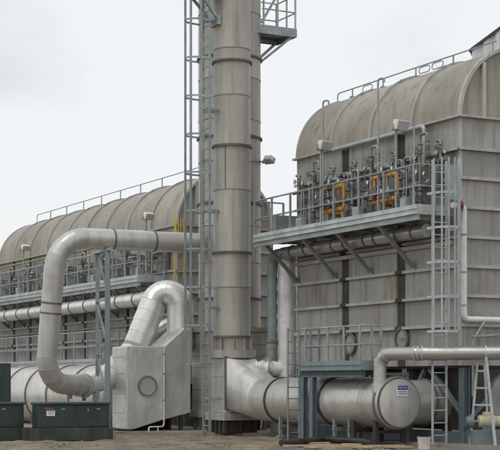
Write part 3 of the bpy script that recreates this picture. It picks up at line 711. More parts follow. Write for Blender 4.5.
# ------------------------------------------------------------------ low platform over the duct
zD = 1.97
pu = [RF.u_at(x, 1.72) for x in (387, 363, 344, 306, 290)]
lu0, lu1 = RF.u_at(361, 1.93), RF.u_at(300, 1.93)
PL = platform(RF, 'small blue-grey platform with railing standing over the fat duct', 'platform', lu0, lu1, 1.3, 1.93, zD,
              [RF.u_at(x, 1.87) for x in (360, 344, 328, 306)], [], m='pipe_blue', rms='galv', base=(lu1, 1.9, 0), rail=.97)
mb = MB(); mb.box(lu0+.03, lu1, 1.79, 1.90, zD-.30, zD-.135); PL.part('edge_beam', mb, 'blue_steel', smooth=False)
mb = MB(); mb.box(lu0+.03, lu1, 1.31, 1.41, zD-.26, zD-.06); PL.part('edge_beam', mb, 'blue_steel', smooth=False)
for x in (304, 313):
    u = RF.u_at(x, 1.87)
    mb = MB(); mb.box(u-.085, u+.085, 1.80, 1.815, .03, zD-.305); mb.box(u-.085, u+.085, 1.925, 1.94, .03, zD-.305); mb.box(u-.01, u+.01, 1.815, 1.925, .03, zD-.305)
    mb.box(u-.14, u+.14, 1.76, 1.98, .0, .04); PL.part('column', mb, 'blue_steel', smooth=False)
for u in (lu0+.2, lu1-.2):
    mb = MB(); mb.box(u-.05, u+.05, .44, 1.4, zD-.255, zD-.19); PL.part('cross_beam', mb, 'blue_steel', smooth=False)
    mb = MB(); mb.box(u-.06, u+.06, .42, .50, .05, zD-.18); PL.part('column', mb, 'blue_steel', smooth=False)
ladder(RF, 'narrow blue-grey ladder leading up to the small platform over the duct', RF.u_at(293.5, 2.0), 2.0, 'o', .0, zD+1.0, .34, (0, 0, 0), 0, 0, 1, 'pipe_blue', name='ladder')

# ------------------------------------------------------------------ pipes of the near unit
T = Thing('header_pipe', 'dull grey header pipe slung under the near walkway and dropping beside the stack', 'pipe', RF, (8.6, .45, 2.2))
zh = 5.26
mb = MB(); pipe(mb, [(.7, .48, zh), (7.9, .48, zh)], .17, .3, 20); hp = T.part('pipe_run', mb, 'silver')
for u in (1.2, 1.9, 2.9, 3.4, 4.4, 5.0, 6.0, 6.5, 7.3):
    mb = MB(); mb.band((u-.03, .48, zh), (u+.03, .48, zh), .15, .19, 24); T.part('band', mb, 'seam')
mb = MB(); pipe(mb, [(7.9, .48, zh), (8.55, .48, zh), (8.55, .48, 2.75)], .15, .38, 18, 10); T.part('drop_pipe', mb, 'pipe_blue')
mb = MB(); pipe(mb, [(8.55, .48, 2.75), (8.55, .48, 2.2), (8.75, .75, 1.95), (8.9, 1.0, 1.4)], .19, .25, 18, 8); T.part('flexible_elbow', mb, 'valve')
mb = MB(); mb.band((8.55, .48, 2.70), (8.55, .48, 2.8), .12, .23, 20); T.part('flange', mb, 'valve')
for u in (.9, 2.9, 5.0, 7.0):
    mb = MB(); mb.bar((u, .48, zh+.18), (u, .48, DZ-.06), .03); T.part('hanger', mb, 'galv', smooth=False)
mb = MB(); mb.bar((.2, .05, 4.95), (7.9, .05, 4.95), .1, .1); 
single('conduit_rail', 'grey steel angle rail bolted to the wall below the header pipe', 'rail', RF, (4, .05, 4.95), mb, 'rib', smooth=False)
# pale insulated riser
T = Thing('insulated_riser', 'pale clad vertical duct at the far corner of the near oxidizer', 'duct', RF, (8.3, .1, 1.4))
ur = RF.u_at(287.3, .12)
clad_pipe(T, [(ur, .12, 5.42), (ur, .12, 1.0)], .285, .3, 'white_clad', .42, 3, 26)
pth = fillet([(ur, .2, 1.92), (ur+.12, .62, 1.95), (ur+.36, .95, 1.98), (ur+.45, 1.08, 1.4)], .25, 8); q2 = []
for a, b in zip(pth[:-1], pth[1:]): q2 += [a.lerp(b, k/3) for k in range(3)]
q2.append(pth[-1]); rd = random.Random(5)
mb = MB(); mb.tube(q2, [.19+rd.uniform(-.022, .03) for _ in q2], 20); mb.v = [tuple(Vector(v)+Vector([rd.uniform(-.008, .008) for _ in range(3)])) for v in mb.v]; T.part('wrapped_elbow', mb, 'white')
mb = MB(); mb.box(ur-.35, ur+.35, -.25, .5, .03, 1.0); T.part('riser_base', mb, 'grey_clad', smooth=False, bevel=.02)
# silver pipe running to the right
T = Thing('branch_pipe', 'silver-clad pipe rising from the fat duct and running off to the right', 'pipe', WF, tuple(P(381, 378, 36.3)))
p0 = RF.w(1.12, 1.58, 1.38); p1 = P(380, 354.5, 36.2); p2 = P(419, 354.5, 35.0); p3 = P(530, 354.5, 34.5); p3 = p2+(p3-p2)*3.2; p1.z = p2.z = p3.z = 2.235; p1.x, p1.y = p0.x, p0.y
clad_pipe(T, [p0, p1, p2, p3], .158, .30, 'silver', .75, 4, 26, bandm='galv_lt')
mb = MB(); mb.band(p0-Vector((0, 0, .1)), p0+Vector((0, 0, .13)), .12, .195, 26); T.part('saddle_collar', mb, 'grey_clad')
# white pipe on the corner
T = Thing('vent_pipe', 'slim white pipe with elbow running down the corner of the near oxidizer', 'pipe', RF, (-.16, -.05, 3))
oc = RF.o_at(464, -.2); ztop = RF.z_at(206, -.2, oc); zbo = RF.z_at(319, -.2, oc)
mb = MB(); pipe(mb, [(-.2, oc+.35, ztop), (-.2, oc, ztop), (-.2, oc, zbo), (-.2, oc-5.5, zbo), (-.2, oc-5.5, .05)], .07, .13, 14, 8); T.part('pipe_run', mb, 'white')
mb = MB(); mb.band((-.2, oc+.10, ztop), (-.2, oc+.16, ztop), .05, .13, 18); mb.band((-.2, oc+.18, ztop), (-.2, oc+.24, ztop), .05, .13, 18); T.part('flange', mb, 'red')
for z in (5.1, 4.2, 3.4):
    mb = MB(); mb.band((-.2, oc, z-.02), (-.2, oc, z+.02), .06, .082, 14); mb.box(-.2, -.1, oc-.02, oc+.02, z-.02, z+.02); T.part('clamp', mb, 'galv')
# thin bent conduit beside, on the end wall
mb = MB(); pipe(mb, [(-.25, RF.o_at(473, -.25), 1.2), (-.25, RF.o_at(473, -.25), 2.55), (-.25, RF.o_at(484, -.25), 3.0), (-.12, RF.o_at(487, -.25), 3.0)], .035, .4, 8)
single('conduit', 'thin dark bent conduit on the end wall below the white pipe', 'conduit', RF, (-.25, -.4, 1.2), mb, 'darkpipe')
mb = MB(); pipe(mb, [(-.25, RF.o_at(472, -.25)+.0, RF.z_at(337, -.25, -.3)), (-.25, RF.o_at(510, -.25), RF.z_at(334, -.25, -1.2))], .035, .1, 8)
single('conduit', 'thin grey horizontal conduit crossing the end wall above the silver pipe', 'conduit', RF, (-.25, -.4, 2.7), mb, 'galv')
# eave pipe with drops
T = Thing('eave_pipe', 'pale grey pipe running along the eave of the near oxidizer', 'pipe', RF, (1.3, .25, EAVE))
ue0, ue1 = RF.u_at(424, .24), RF.u_at(333, .24)
mb = MB(); pipe(mb, [(ue0, .24, 6.9), (ue0, .24, EAVE-.06), (ue1, .24, EAVE-.06)], .055, .12, 12); T.part('pipe_run', mb, 'galv_lt')
for u in (2.2, 3.6, 5.0): 
    mb = MB(); mb.box(u-.02, u+.02, .12, .24, EAVE-.13, EAVE-.1); T.part('clamp', mb, 'galv', smooth=False)

# ------------------------------------------------------------------ valve trains
def valve(T, p, ax, r, m='valve', wheel=None, parent=None):
    p = Vector(p); ax = Vector(ax)
    mb = MB(); mb.tube([p-ax*r*1.6, p-ax*r*1.3, p-ax*r*1.3, p-ax*r*.9, p, p+ax*r*.9, p+ax*r*1.3, p+ax*r*1.3, p+ax*r*1.6],
                       [r*1.05, r*1.05, r*.55, r*.7, r*.95, r*.7, r*.55, r*1.05, r*1.05], 12)
    v = T.part('valve_body', mb, m, parent)
    if wheel:
        wv = Vector(wheel); mb = MB(); q = p+wv*r*2.2; mb.tube([p, q], r*.22, 6); mb.hoop(q, wv, r*1.1, r*.15, 16, 5)
        for k in range(3):
            a = k*math.pi/3; e1 = wv.orthogonal().normalized(); e2 = wv.cross(e1); d = e1*math.cos(a)+e2*math.sin(a); mb.tube([q-d*r*1.1, q+d*r*1.1], r*.12, 5)
        T.part('handwheel', mb, 'valve', v)
    return v
def regulator(T, p, r, m):
    p = Vector(p); mb = MB(); mb.tube([p+Vector((0, 0, -r*1.2)), p+Vector((0, 0, -r*.3)), p+Vector((0, 0, -r*.25)), p+Vector((0, 0, .0)), p+Vector((0, 0, r*.2)), p+Vector((0, 0, r*.5)), p+Vector((0, 0, r*1.1)), p+Vector((0, 0, r*1.2))],
                              [r*.4, r*.5, r*1.0, r*1.05, r*.95, r*.5, r*.38, r*.2], 16); return T.part('regulator', mb, m)
def gauge(T, p, r=.06):
    p = Vector(p); mb = MB(); mb.cyl(p, p+Vector((0, .04, 0)), r, 14); mb.tube([p+Vector((0, .02, -r)), p+Vector((0, .02, -r-.12))], .012, 6); g = T.part('gauge', mb, 'valve')
    mb = MB(); mb.cyl(p+Vector((0, .041, 0)), p+Vector((0, .044, 0)), r*.85, 14); T.part('gauge_face', mb, 'white', g)
def grey_train(fr, u, label, z0, h, sc=1.0, group=None, rich=True, regm='red'):
    T = Thing('valve_train', label, 'valve train', fr, (u, .5, z0), group); rd = random.Random(int(u*100))
    mb = MB(); pipe(mb, [(u, .5, z0), (u, .5, z0+h), (u-.32, .5, z0+h), (u-.32, .5, z0+h-.55*sc), (u-.32, .06, z0+h-.55*sc)], .038, .09, 10); T.part('riser_pipe', mb, 'darkpipe')
    mb = MB(); pipe(mb, [(u+.55, .42, z0+.75), (u-.55, .42, z0+.75)], .045, .1, 10); T.part('cross_pipe', mb, 'darkpipe')
    mb = MB(); pipe(mb, [(u+.5, .42, z0+.75), (u+.5, .42, z0+.3), (u+.5, .05, z0+.3)], .045, .1, 10); T.part('feed_pipe', mb, 'darkpipe')
    mb = MB(); mb.box(u-.05, u+.05, .45, .55, z0, z0+.02); T.part('foot_plate', mb, 'galv', smooth=False)
    valve(T, (u, .5, z0+.45), (0, 0, 1), .09, 'valve', (0, 1, 0)); valve(T, (u, .5, z0+h-.35*sc), (0, 0, 1), .075, 'darkpipe', (0, 1, 0))
    valve(T, (u-.32, .5, z0+h-.3*sc), (0, 0, 1), .065, 'valve')
    valve(T, (u+.28, .42, z0+.75), (1, 0, 0), .10, 'darkpipe', (0, 0, 1)); valve(T, (u-.25, .42, z0+.75), (1, 0, 0), .09, 'valve')
    if rich:
        regulator(T, (u-.5, .42, z0+.98), .11, regm); gauge(T, (u+.12, .5, z0+1.05)); gauge(T, (u-.15, .46, z0+.98), .05)
        mb = MB(); mb.box(u+.15, u+.42, .62, .82, z0+.0, z0+.42); b = T.part('junction_box', mb, 'galv_lt', smooth=False, bevel=.012)
        mb = MB(); mb.box(u+.19, u+.38, .82, .828, z0+.06, z0+.36); T.part('box_door', mb, 'galv_lt', b, smooth=False)
        mb = MB(); pipe(mb, [(u+.3, .7, z0+.42), (u+.3, .7, z0+1.2), (u+.3, .06, z0+1.25)], .016, .08, 8); T.part('conduit', mb, 'galv')
    return T
def orange_train(fr, u, label, z0, m='orange'):
    T = Thing('valve_train', label, 'valve train', fr, (u, .68, z0)); o = .68
    for zz in (1.08, .46):
        mb = MB(); pipe(mb, [(u+.62, o, z0+zz), (u-.5, o, z0+zz)], .047, .1, 12); T.part('gas_manifold', mb, m)
    for du in (-.5, -.02, .56):
        mb = MB(); mb.tube([(u+du, o, z0+.46), (u+du, o, z0+1.08)], .038, 10); T.part('gas_riser', mb, m if abs(du) > .1 else 'darkpipe')
        mb = MB(); mb.band((u+du, o, z0+.66), (u+du, o, z0+.72), .03, .062, 12); T.part('union', mb, 'valve')
    mb = MB(); pipe(mb, [(u+.62, o-.12, z0+.42), (u+.62, .05, z0+.42)], .05, .1, 12); T.part('wall_stub', mb, m)
    mb = MB(); pipe(mb, [(u+.30, o, z0), (u+.30, o, z0+1.35), (u+.30, .05, z0+1.35)], .042, .1, 12); T.part('riser_pipe', mb, 'darkpipe')
    mb = MB(); mb.box(u+.22, u+.38, o-.08, o+.08, z0, z0+.02); mb.box(u-.55, u-.45, o-.05, o+.05, z0, z0+.37); T.part('stand', mb, 'galv', smooth=False)
    for q, (du, z) in enumerate(((.46, 1.08), (.12, 1.08), (-.18, 1.08), (-.36, 1.08), (.42, .46), (.16, .46), (-.16, .46), (-.35, .46))):
        valve(T, (u+du, o, z0+z), (1, 0, 0), .075 if q % 2 else .06, (m, 'valve', m, 'yellow', m, m, 'valve', m)[q], (0, 0, 1) if q in (1, 6) else None)
    valve(T, (u+.30, o, z0+.7), (0, 0, 1), .10, 'valve', (0, 1, 0)); valve(T, (u+.30, o, z0+1.18), (0, 0, 1), .08, 'valve')
    regulator(T, (u+.52, o+.02, z0+.68), .15, 'red'); regulator(T, (u-.1, o, z0+1.28), .12, 'pipe_blue'); regulator(T, (u-.12, o+.03, z0+.66), .12, 'valve')
    gauge(T, (u+.12, o+.05, z0+1.25)); gauge(T, (u-.35, o+.05, z0+1.22), .055); gauge(T, (u+.12, o+.05, z0+.7), .05)
    mb = MB(); mb.box(u-.28, u+.1, .12, .28, z0+.25, z0+.85); T.part('actuator_box', mb, 'valve', smooth=False, bevel=.015)
    mb = MB(); pipe(mb, [(u-.1, .3, z0+.85), (u-.1, .3, z0+1.5), (u+.2, .3, z0+1.5)], .022, .06, 8); T.part('vent_tube', mb, 'galv'); return T
for px, lab in ((420, 'grey valve train at the ladder end of the near walkway'), (371, 'grey valve train between the two orange ones on the near walkway'),
                (313, 'grey valve train at the stack end of the near walkway'),
                (352, 'grey valve train just right of the orange one nearer the stacks'), (404, 'grey valve train just right of the orange one nearer the ladder')):
    grey_train(RF, RF.u_at(px, .5), lab, DZ, 1.95 if px in (420, 371, 313) else 1.45, rich=px in (420, 371, 313))
orange_train(RF, RF.u_at(391, .55), 'orange gas valve train with red regulator, nearer the caged ladder', DZ)
orange_train(RF, RF.u_at(338, .55), 'orange gas valve train with red regulator, nearer the stacks', DZ)
mb = MB(); pipe(mb, [(.3, .16, DZ+1.3), (7.85, .16, DZ+1.3)], .05, .1, 10)
T = Thing('manifold_pipe', 'dull grey pipe running level along the wall behind the near valve trains', 'pipe', RF, (4, .16, DZ+1.3))
T.part('pipe_run', mb, 'darkpipe'); rd = random.Random(11)
for k in range(22):
    u = .4+k*.33+rd.uniform(-.1, .1)
    valve(T, (u, .16, DZ+1.3), (1, 0, 0), rd.uniform(.06, .085), rd.choice(['valve', 'darkpipe', 'galv']), (0, .3, .95) if k % 2 else None)
    h = rd.uniform(.5, 1.2)
    mb = MB(); pipe(mb, [(u+.15, .16, DZ+1.3), (u+.15, .26, DZ+1.3), (u+.15, .26, DZ+1.3-h), (u+.15, .05, DZ+1.3-h)], .022, .06, 8); T.part('branch_tube', mb, rd.choice(['galv', 'darkpipe', 'galv_lt', 'rib']))
    if k % 3 == 0:
        mb = MB(); pipe(mb, [(u, .3, DZ+1.3), (u, .3, DZ+1.75), (u+.2, .3, DZ+1.75), (u+.2, .1, DZ+1.75)], .03, .07, 8); T.part('branch_tube', mb, 'darkpipe'); valve(T, (u, .3, DZ+1.55), (0, 0, 1), .06, 'valve', (0, 1, 0))
    if k % 4 == 1:
        mb = MB(); mb.box(u-.1, u+.1, .1, .26, DZ+.75, DZ+1.08); T.part('relay_box', mb, rd.choice(['galv', 'valve', 'rib']), smooth=False, bevel=.01)
    gauge(T, (u-.12, .22, DZ+1.3+rd.uniform(.14, .22)), rd.uniform(.04, .06))
mb = MB(); mb.box(7.6, 7.95, .14, .9, DZ+.0, DZ+.62)
single('control_box', 'grey steel control box at the stack end of the near walkway', 'control box', RF, (7.7, .5, DZ), mb, 'galv', smooth=False, bevel=.02)
# far unit valve trains
ORD = ['first', 'second', 'third', 'fourth', 'fifth', 'sixth', 'seventh', 'eighth', 'ninth']
for i in range(9):
    grey_train(LF, (i+.5)*bw+.1, ORD[8-i]+' small grey valve train from the left on the far upper walkway', DL, 1.35, .7, 'valve trains on the far walkway', rich=(i % 2 == 0), regm='galv')
for i in range(9):
    u = (i+.5)*bw-.45
    mb = MB(); mb.box(u-.11, u+.11, .08, .22, DL+.35, DL+.95)
    single('instrument_box', ORD[8-i]+' dark instrument box from the left on the far oxidizer wall', 'instrument box', LF, (u, .1, DL+.3), mb, 'darkpipe', 'instrument boxes on the far oxidizer', smooth=False, bevel=.01)
T = Thing('gas_header', 'faded yellow gas pipe running under the eave of the far oxidizer', 'pipe', LF, (5, .3, LEAVE-.25))
mb = MB(); pipe(mb, [(1.0, .32, LEAVE-.22), (LL-.2, .32, LEAVE-.22)], .04, .1, 10); T.part('pipe_run', mb, 'olive')
for i in range(9):
    u = (i+.5)*bw+.45
    mb = MB(); pipe(mb, [(u, .32, LEAVE-.22), (u, .32, DL+.7), (u, .06, DL+.7)], .045, .1, 8); T.part('drop_pipe', mb, 'olive' if i % 3 else 'yellow')
    valve(T, (u, .32, LEAVE-.75), (0, 0, 1), .08, 'valve')
mb = MB(); pipe(mb, [(.4, .2, DL+.62), (LL-.3, .2, DL+.62)], .045, .1, 8)
single('manifold_pipe', 'dull pipe running level behind the railing of the far oxidizer', 'pipe', LF, (9, .2, DL+.62), mb, 'galv')
# silver header below far walkway
T = Thing('header_pipe', 'bright silver-clad header pipe slung under the far walkway', 'pipe', LF, (9, .9, 4.2))
clad_pipe(T, [(-.2, .85, 4.32), (LL+.5, .85, 4.32)], .235, .3, 'bright_clad', .75, 3, 22, bandm='seam')
for i in range(9):
    u = 1.0+2.02*i+.4
    mb = MB(); mb.bar((u, .85, 4.5), (u, .85, DL-.06), .04); T.part('hanger', mb, 'galv', smooth=False)
# conduits on the far lower wall
for k, (z, lab) in enumerate(((3.55, 'upper of two thin conduits on the lower wall of the far oxidizer'), (2.85, 'lower of two thin conduits on the lower wall of the far oxidizer'))):
    mb = MB(); pipe(mb, [(1.5, .16, z), (LL, .16, z)], .035, .1, 8); single('conduit', lab, 'conduit', LF, (9, .16, z), mb, 'galv')

# ------------------------------------------------------------------ floodlights and vent poles
def floodlight(fr, u, o, z0, z1, label, aim, tilt=35, size=.4, pole=True, arm=None):
    T = Thing('floodlight', label, 'floodlight', fr, (u, o, z0))
    if pole:
        mb = MB(); mb.tube([(u, o, z0), (u, o, z1)], .03, 10); T.part('pole', mb, 'galv'); mb = MB(); mb.box(u-.06, u+.06, o-.06, o+.06, z0, z0+.02); T.part('foot_plate', mb, 'galv', smooth=False)
    else:
        mb = MB(); mb.tube([arm, (u, o, z1)], .025, 8); T.part('arm', mb, 'galv')
    a = R_(aim); d = Vector((math.cos(a), math.sin(a), 0)); s = Vector((-d.y, d.x, 0)); up = Vector((0, 0, 1))
    t = R_(tilt); f = d*math.cos(t)-up*math.sin(t); n2 = d*math.sin(t)+up*math.cos(t)
    c = Vector((u, o, z1))+d*.14+up*.1
    def P3(x, y, z): return c+s*x+f*y+n2*z
    hw, dp = size/2, .12
    mb = MB(); vs = [P3(-hw*.7, -dp, -hw*.4), P3(hw*.7, -dp, -hw*.4), P3(hw*.7, -dp, hw*.4), P3(-hw*.7, -dp, hw*.4), P3(-hw, dp, -hw*.62), P3(hw, dp, -hw*.62), P3(hw, dp, hw*.62), P3(-hw, dp, hw*.62)]
    mb.add(vs, [(3, 2, 1, 0), (4, 5, 6, 7), (0, 1, 5, 4), (1, 2, 6, 5), (2, 3, 7, 6), (3, 0, 4, 7)]); h = T.part('housing', mb, 'white', smooth=False, bevel=.012)
    mb = MB(); vs = [P3(x*hw*.88, y, z*hw*.52) for y in (dp+.001, dp+.012) for x, z in ((-1, -1), (1, -1), (1, 1), (-1, 1))]
    mb.add(vs, [(3, 2, 1, 0), (4, 5, 6, 7), (0, 1, 5, 4), (1, 2, 6, 5), (2, 3, 7, 6), (3, 0, 4, 7)]); T.part('lens', mb, 'lens', h, smooth=False)
    mb = MB(); mb.bar(Vector((u, o, z1-.03)), P3(0, -.02, -hw*.55), .05, .05); mb.bar(P3(-hw-.02, 0, 0), P3(-hw-.02, 0, -hw*.8), .02, .04); mb.bar(P3(hw+.02, 0, 0), P3(hw+.02, 0, -hw*.8), .02, .04)
    mb.bar(P3(-hw-.02, 0, -hw*.8), P3(hw+.02, 0, -hw*.8), .03, .02); T.part('yoke', mb, 'galv', smooth=False)
    return T
def on_plat(px): return RF.u_at(px, 1.1)
# aim angle is in the unit frame: +90 points outward from the wall
floodlight(RF, on_plat(320.8), 1.1, DZ, RF.z_at(149, on_plat(320.8), 1.1), 'white floodlight on a pole on the near walkway, the one nearer the stacks', 190, 22, .40)
floodlight(RF, on_plat(396), 1.1, DZ, RF.z_at(129, on_plat(396), 1.1), 'white floodlight on a pole on the near walkway, the one nearer the ladder', 190, 22, .40)
floodlight(LF, LF.u_at(23.5, 1.05), 1.05, DL, LF.z_at(250, LF.u_at(23.5, 1.05), 1.05), 'small white floodlight on the far walkway at the left edge of the picture', 190, 25, .36)
floodlight(LF, LF.u_at(146, 1.05), 1.05, DL, LF.z_at(219, LF.u_at(146, 1.05), 1.05), 'small white floodlight on the far walkway just above the horizontal grey pipe', 190, 25, .36)
pf = BF.loc(P(268, 162, 45.3)); 
floodlight(BF, pf[0], pf[1]+.05, pf[2], pf[2], 'white floodlight on an arm fixed to the right of the wide stack', -60, 30, .34, False, (pf[0]*.6, pf[1]+.22, pf[2]+.06))
def hook_pole(px, ytop, label):
    u = on_plat(px); zt = RF.z_at(ytop, u, 1.1); T = Thing('vent_pole', label, 'vent pipe', RF, (u, 1.1, DZ))
    mb = MB(); pipe(mb, [(u, 1.1, DZ), (u, 1.1, zt), (u-.16, 1.02, zt), (u-.16, 1.02, zt-.1)], .026, .07, 8); T.part('pipe_run', mb, 'galv')
    mb = MB(); mb.box(u-.06, u+.06, 1.04, 1.16, DZ, DZ+.02); T.part('foot_plate', mb, 'galv', smooth=False)
hook_pole(323, 101, 'slim hooked vent pole rising beside the floodlight nearer the stacks')
hook_pole(378, 79, 'slim hooked vent pole rising between the two orange valve trains')
u = on_plat(414); mb = MB(); mb.tube([(u, 1.1, DZ), (u, 1.1, RF.z_at(126, u, 1.1))], .024, 8)
single('steel_pole', 'plain slim steel pole on the near walkway close to the caged ladder', 'pole', RF, (u, 1.1, DZ), mb, 'galv')

# ------------------------------------------------------------------ gooseneck, housing, left duct
T = Thing('gooseneck_pipe', 'big dull grey pipe running left from the wide stack and dropping behind the green cabinet', 'pipe', WF, tuple(P(50, 384, 43.2)))
z58 = 5.80
g0 = P(199, 242, 44.95); g0.z = z58; g1 = P(57, 239, 42.9); g1.z = z58; g2 = P(45, 383, 43.2); g3 = P(84, 386, 44.5)
clad_pipe(T, [g0, g1, g2, g3], .30, .95, 'grey_clad', 1.5, 4, 36, bandm=None)
for q, t in ((g0.lerp(g1, .33), (g1-g0).normalized()), (g0.lerp(g1, .62), (g1-g0).normalized()), (g1.lerp(g2, .45), (g2-g1).normalized()), (g1.lerp(g2, .52), (g2-g1).normalized())):
    mb = MB(); mb.band(q-t*.025, q+t*.025, .28, .32, 36); T.part('band', mb, 'seam')
t = (g3-g2).normalized()
mb = MB(); mb.band(g3-t*.35, g3-t*.28, .27, .35, 36); T.part('flange', mb, 'grey_clad'); mb = MB(); mb.band(g3-t*.02, g3+t*.06, .25, .37, 36); T.part('flange', mb, 'galv_lt')
mb = MB(); mb.tube([g3-t*.6+Vector((0, 0, -.25)), g3-t*.6+Vector((0, 0, -.42))], .07, 12); T.part('drain_stub', mb, 'valve')
mb = MB(); mb.tube([g3+Vector((0, 0, -.25)), g3+Vector((0, 0, -.45))], .06, 12); T.part('drain_stub', mb, 'valve')
T2 = Thing('crossover_pipe', 'white clad pipe arching steeply over the clad housing left of the stacks', 'pipe', WF, tuple(g3))
q0 = P(112, 375.5, 45.25); mb = MB(); mb.tube([g3+t*.06, (g3+t*.06).lerp(q0, .5), q0], [.31, .335, .41], 36); T2.part('reducer', mb, 'bright_clad')
clad_pipe(T2, [q0, P(135, 350, 45.95), P(158, 292, 46.3), P(180, 295, 46.1), P(180.5, 350, 45.95)], .41, .62, 'bright_clad', .36, 8, 36, lap=.006)
T3 = Thing('short_elbow', 'short white clad elbow tucked inside the arching white pipe', 'pipe', WF, tuple(P(150, 345, 46.9)))
clad_pipe(T3, [P(147, 358, 47.2), P(153, 334, 47.2), P(180, 322, 47.2)], .27, .35, 'bright_clad', .3, 5, 30, lap=.01)
# support frame under the grey pipe
T = Thing('pipe_support', 'grey steel braced frame holding up the horizontal grey pipe', 'pipe support', WF, tuple(G(103, 434)))
cA = P(107.5, 0, 43.4); cB = P(97.5, 0, 44.6)
zt = z58-.36
for c, wd in ((cA, .15), (cB, .11)):
    x, y = c.x, c.y
    mb = MB(); mb.box(x-wd/2, x+wd/2, y-wd/2, y-wd/2+.02, 0, zt); mb.box(x-wd/2, x+wd/2, y+wd/2-.02, y+wd/2, 0, zt); mb.box(x-.012, x+.012, y-wd/2+.02, y+wd/2-.02, 0, zt); T.part('column', mb, 'pipe_blue' if wd > .12 else 'galv', smooth=False)
mb = MB(); mb.bar((cA.x+.1, cA.y-.15, zt+.04), (cB.x-.1, cB.y+.1, zt+.04), .16, .08); T.part('cap_beam', mb, 'galv', smooth=False)
for z in (1.0, 2.6, 4.2):
    mb = MB(); mb.bar((cA.x, cA.y+.08, z), (cB.x, cB.y-.06, z+1.3), .05, .05); T.part('brace', mb, 'galv', smooth=False)
    mb = MB(); mb.bar((cA.x, cA.y+.08, z+1.4), (cB.x, cB.y-.06, z+1.4), .05, .05); T.part('strut', mb, 'galv', smooth=False)

HF = Fr(*P(190, 0, 45.2)[:2], ANG)
T = Thing('clad_housing', 'big pale clad housing with a round port, tapered underneath, left of the slim stack', 'duct housing', HF, (0, 1, 0))
o_l = HF.o_at(126.5, 0)
def hz(px, py): o = HF.o_at(px, 0); return (o, HF.z_at(py, 0, o))
prof = [hz(191, 413), hz(162, 420.5), hz(133, 430), hz(126.5, 430), hz(126.5, 346), hz(164, 346.5), hz(184, 328), hz(191, 328)]
mb = MB(); mb.prism(prof, 0, 0, 1.15); T.part('housing', mb, 'white_clad', smooth=False, bevel=.05)
# overlapping cladding sheets, each proud of the body
def sheet(pts, name='cladding_sheet', d=.012, m='white_clad'):
    mb = MB(); mb.prism([hz(*p) for p in pts], 0, -d, .003); T.part(name, mb, m, smooth=False)
sheet([(127.5, 347.2), (162.6, 347.4), (162.6, 419.3), (134, 428.6), (127.5, 428.6)])
sheet([(163.6, 348), (183, 330.3), (190, 330.3), (190, 412.2), (163.6, 419)], d=.02)
(po, pz) = hz(147, 386)
mb = MB(); mb.band((-.07, po, pz), (.0, po, pz), .272, .315, 40); pr = T.part('port_ring', mb, 'seam_lt')
mb = MB(); mb.tube([(-.035, po, pz), (.0, po, pz)], .272, 40); T.part('port_cover', mb, 'grey_clad', pr)
for z in (.6, 1.2, 1.8, 2.3):
    mb = MB(); mb.box(.1, 1.05, o_l-.003, o_l+.006, z-.004, z+.004); T.part('cladding_seam', mb, 'seam', smooth=False)
for u in (.15, 1.0):
    for o in (o_l-.15, .25):
        mb = MB(); mb.box(u-.05, u+.05, o-.05, o+.05, .04, .2 if o > 1 else .72); T.part('foot', mb, 'dark', smooth=False)
mb = MB(); mb.box(1.2, 1.28, .1, 2.0, .05, 1.2); T.part('rear_frame', mb, 'dark', smooth=False)
# thin drain pipe on housing
T = Thing('drain_pipe', 'thin white drain pipe running down the clad housing to the ground', 'pipe', HF, (-.1, .8, .06))
a = hz(163, 348); b = hz(163, 426.5); c = hz(144, 427.5); 
mb = MB(); pipe(mb, [(-.07, a[0], a[1]), (-.07, a[0], b[1]), (-.35, c[0], b[1]), (-.35, c[0], .05)], .022, .1, 8); T.part('pipe_run', mb, 'white')
q = hz(155, 427)[0]; mb = MB(); mb.tube([(-.22, q, .05), (-.22, q, b[1])], .018, 8); T.part('stand', mb, 'white')
for z in (1.0, 1.8, 2.4):
    mb = MB(); mb.box(-.1, .0, a[0]-.025, a[0]+.025, z-.02, z+.02); T.part('clip', mb, 'galv', smooth=False)

# blower housing in the gap behind the duct
bf = Fr(*P(262, 0, 47.5)[:2], -4)
T = Thing('blower_housing', 'dark grey blower housing half hidden in the gap right of the stacks', 'blower', bf, (0, 0, 0))
mb = MB(); mb.box(0, 1.9, 0, 1.2, .06, 2.0); T.part('casing', mb, 'valve', smooth=False, bevel=.03)
for k in range(5):
    mb = MB(); mb.box(.1+k*.42, .16+k*.42, -.05, -.002, .1, 1.95); T.part('rib', mb, 'darkpipe', smooth=False)
mb = MB(); mb.cyl((-.2, .45, 2.3), (1.5, .45, 2.3), .28, 24); T.part('inlet_pipe', mb, 'clad')

# big duct of the far unit
T = Thing('far_main_duct', 'very fat pale round duct lying behind the green cabinets', 'duct', LF, (0, 2.45, 0))
do = 2.45; u0 = -1.2; u1 = LF.u_at(14, do)
r0 = 1.03; dz0 = 1.08
st = [u0+(u1-u0)*k/5 for k in range(6)]
for a, b in zip(st[:-1], st[1:]):
    mb = MB(); mb.tube([(a+(b-a)*q/6, do, dz0) for q in range(7)], [r0+.01*(1-q/6) for q in range(7)], 56); T.part('duct_section', mb, 'clad')
for a in st[1:]:
    mb = MB(); mb.band((a-.04, do, dz0), (a+.04, do, dz0), r0-.05, r0+.03, 56); T.part('ring', mb, 'seam')
mb = MB(); mb.tube([(u1+.04+.45*math.sin(k/8*math.pi/2), do, dz0) for k in range(9)], [max(.02, r0*math.cos(k/8*math.pi/2)) for k in range(9)], 56); T.part('domed_end', mb, 'clad')
mb = MB(); mb.tube([(u0-.7, do-.2, dz0+.2), (u0, do, dz0)], [.55, r0], 48); T.part('reducer', mb, 'clad')
for a in (st[1]-.5, st[3], st[5]-.3):
    mb = MB(); mb.box(a-.1, a+.1, do-.8, do+.8, 0.02, .35); T.part('saddle', mb, 'dark', smooth=False)

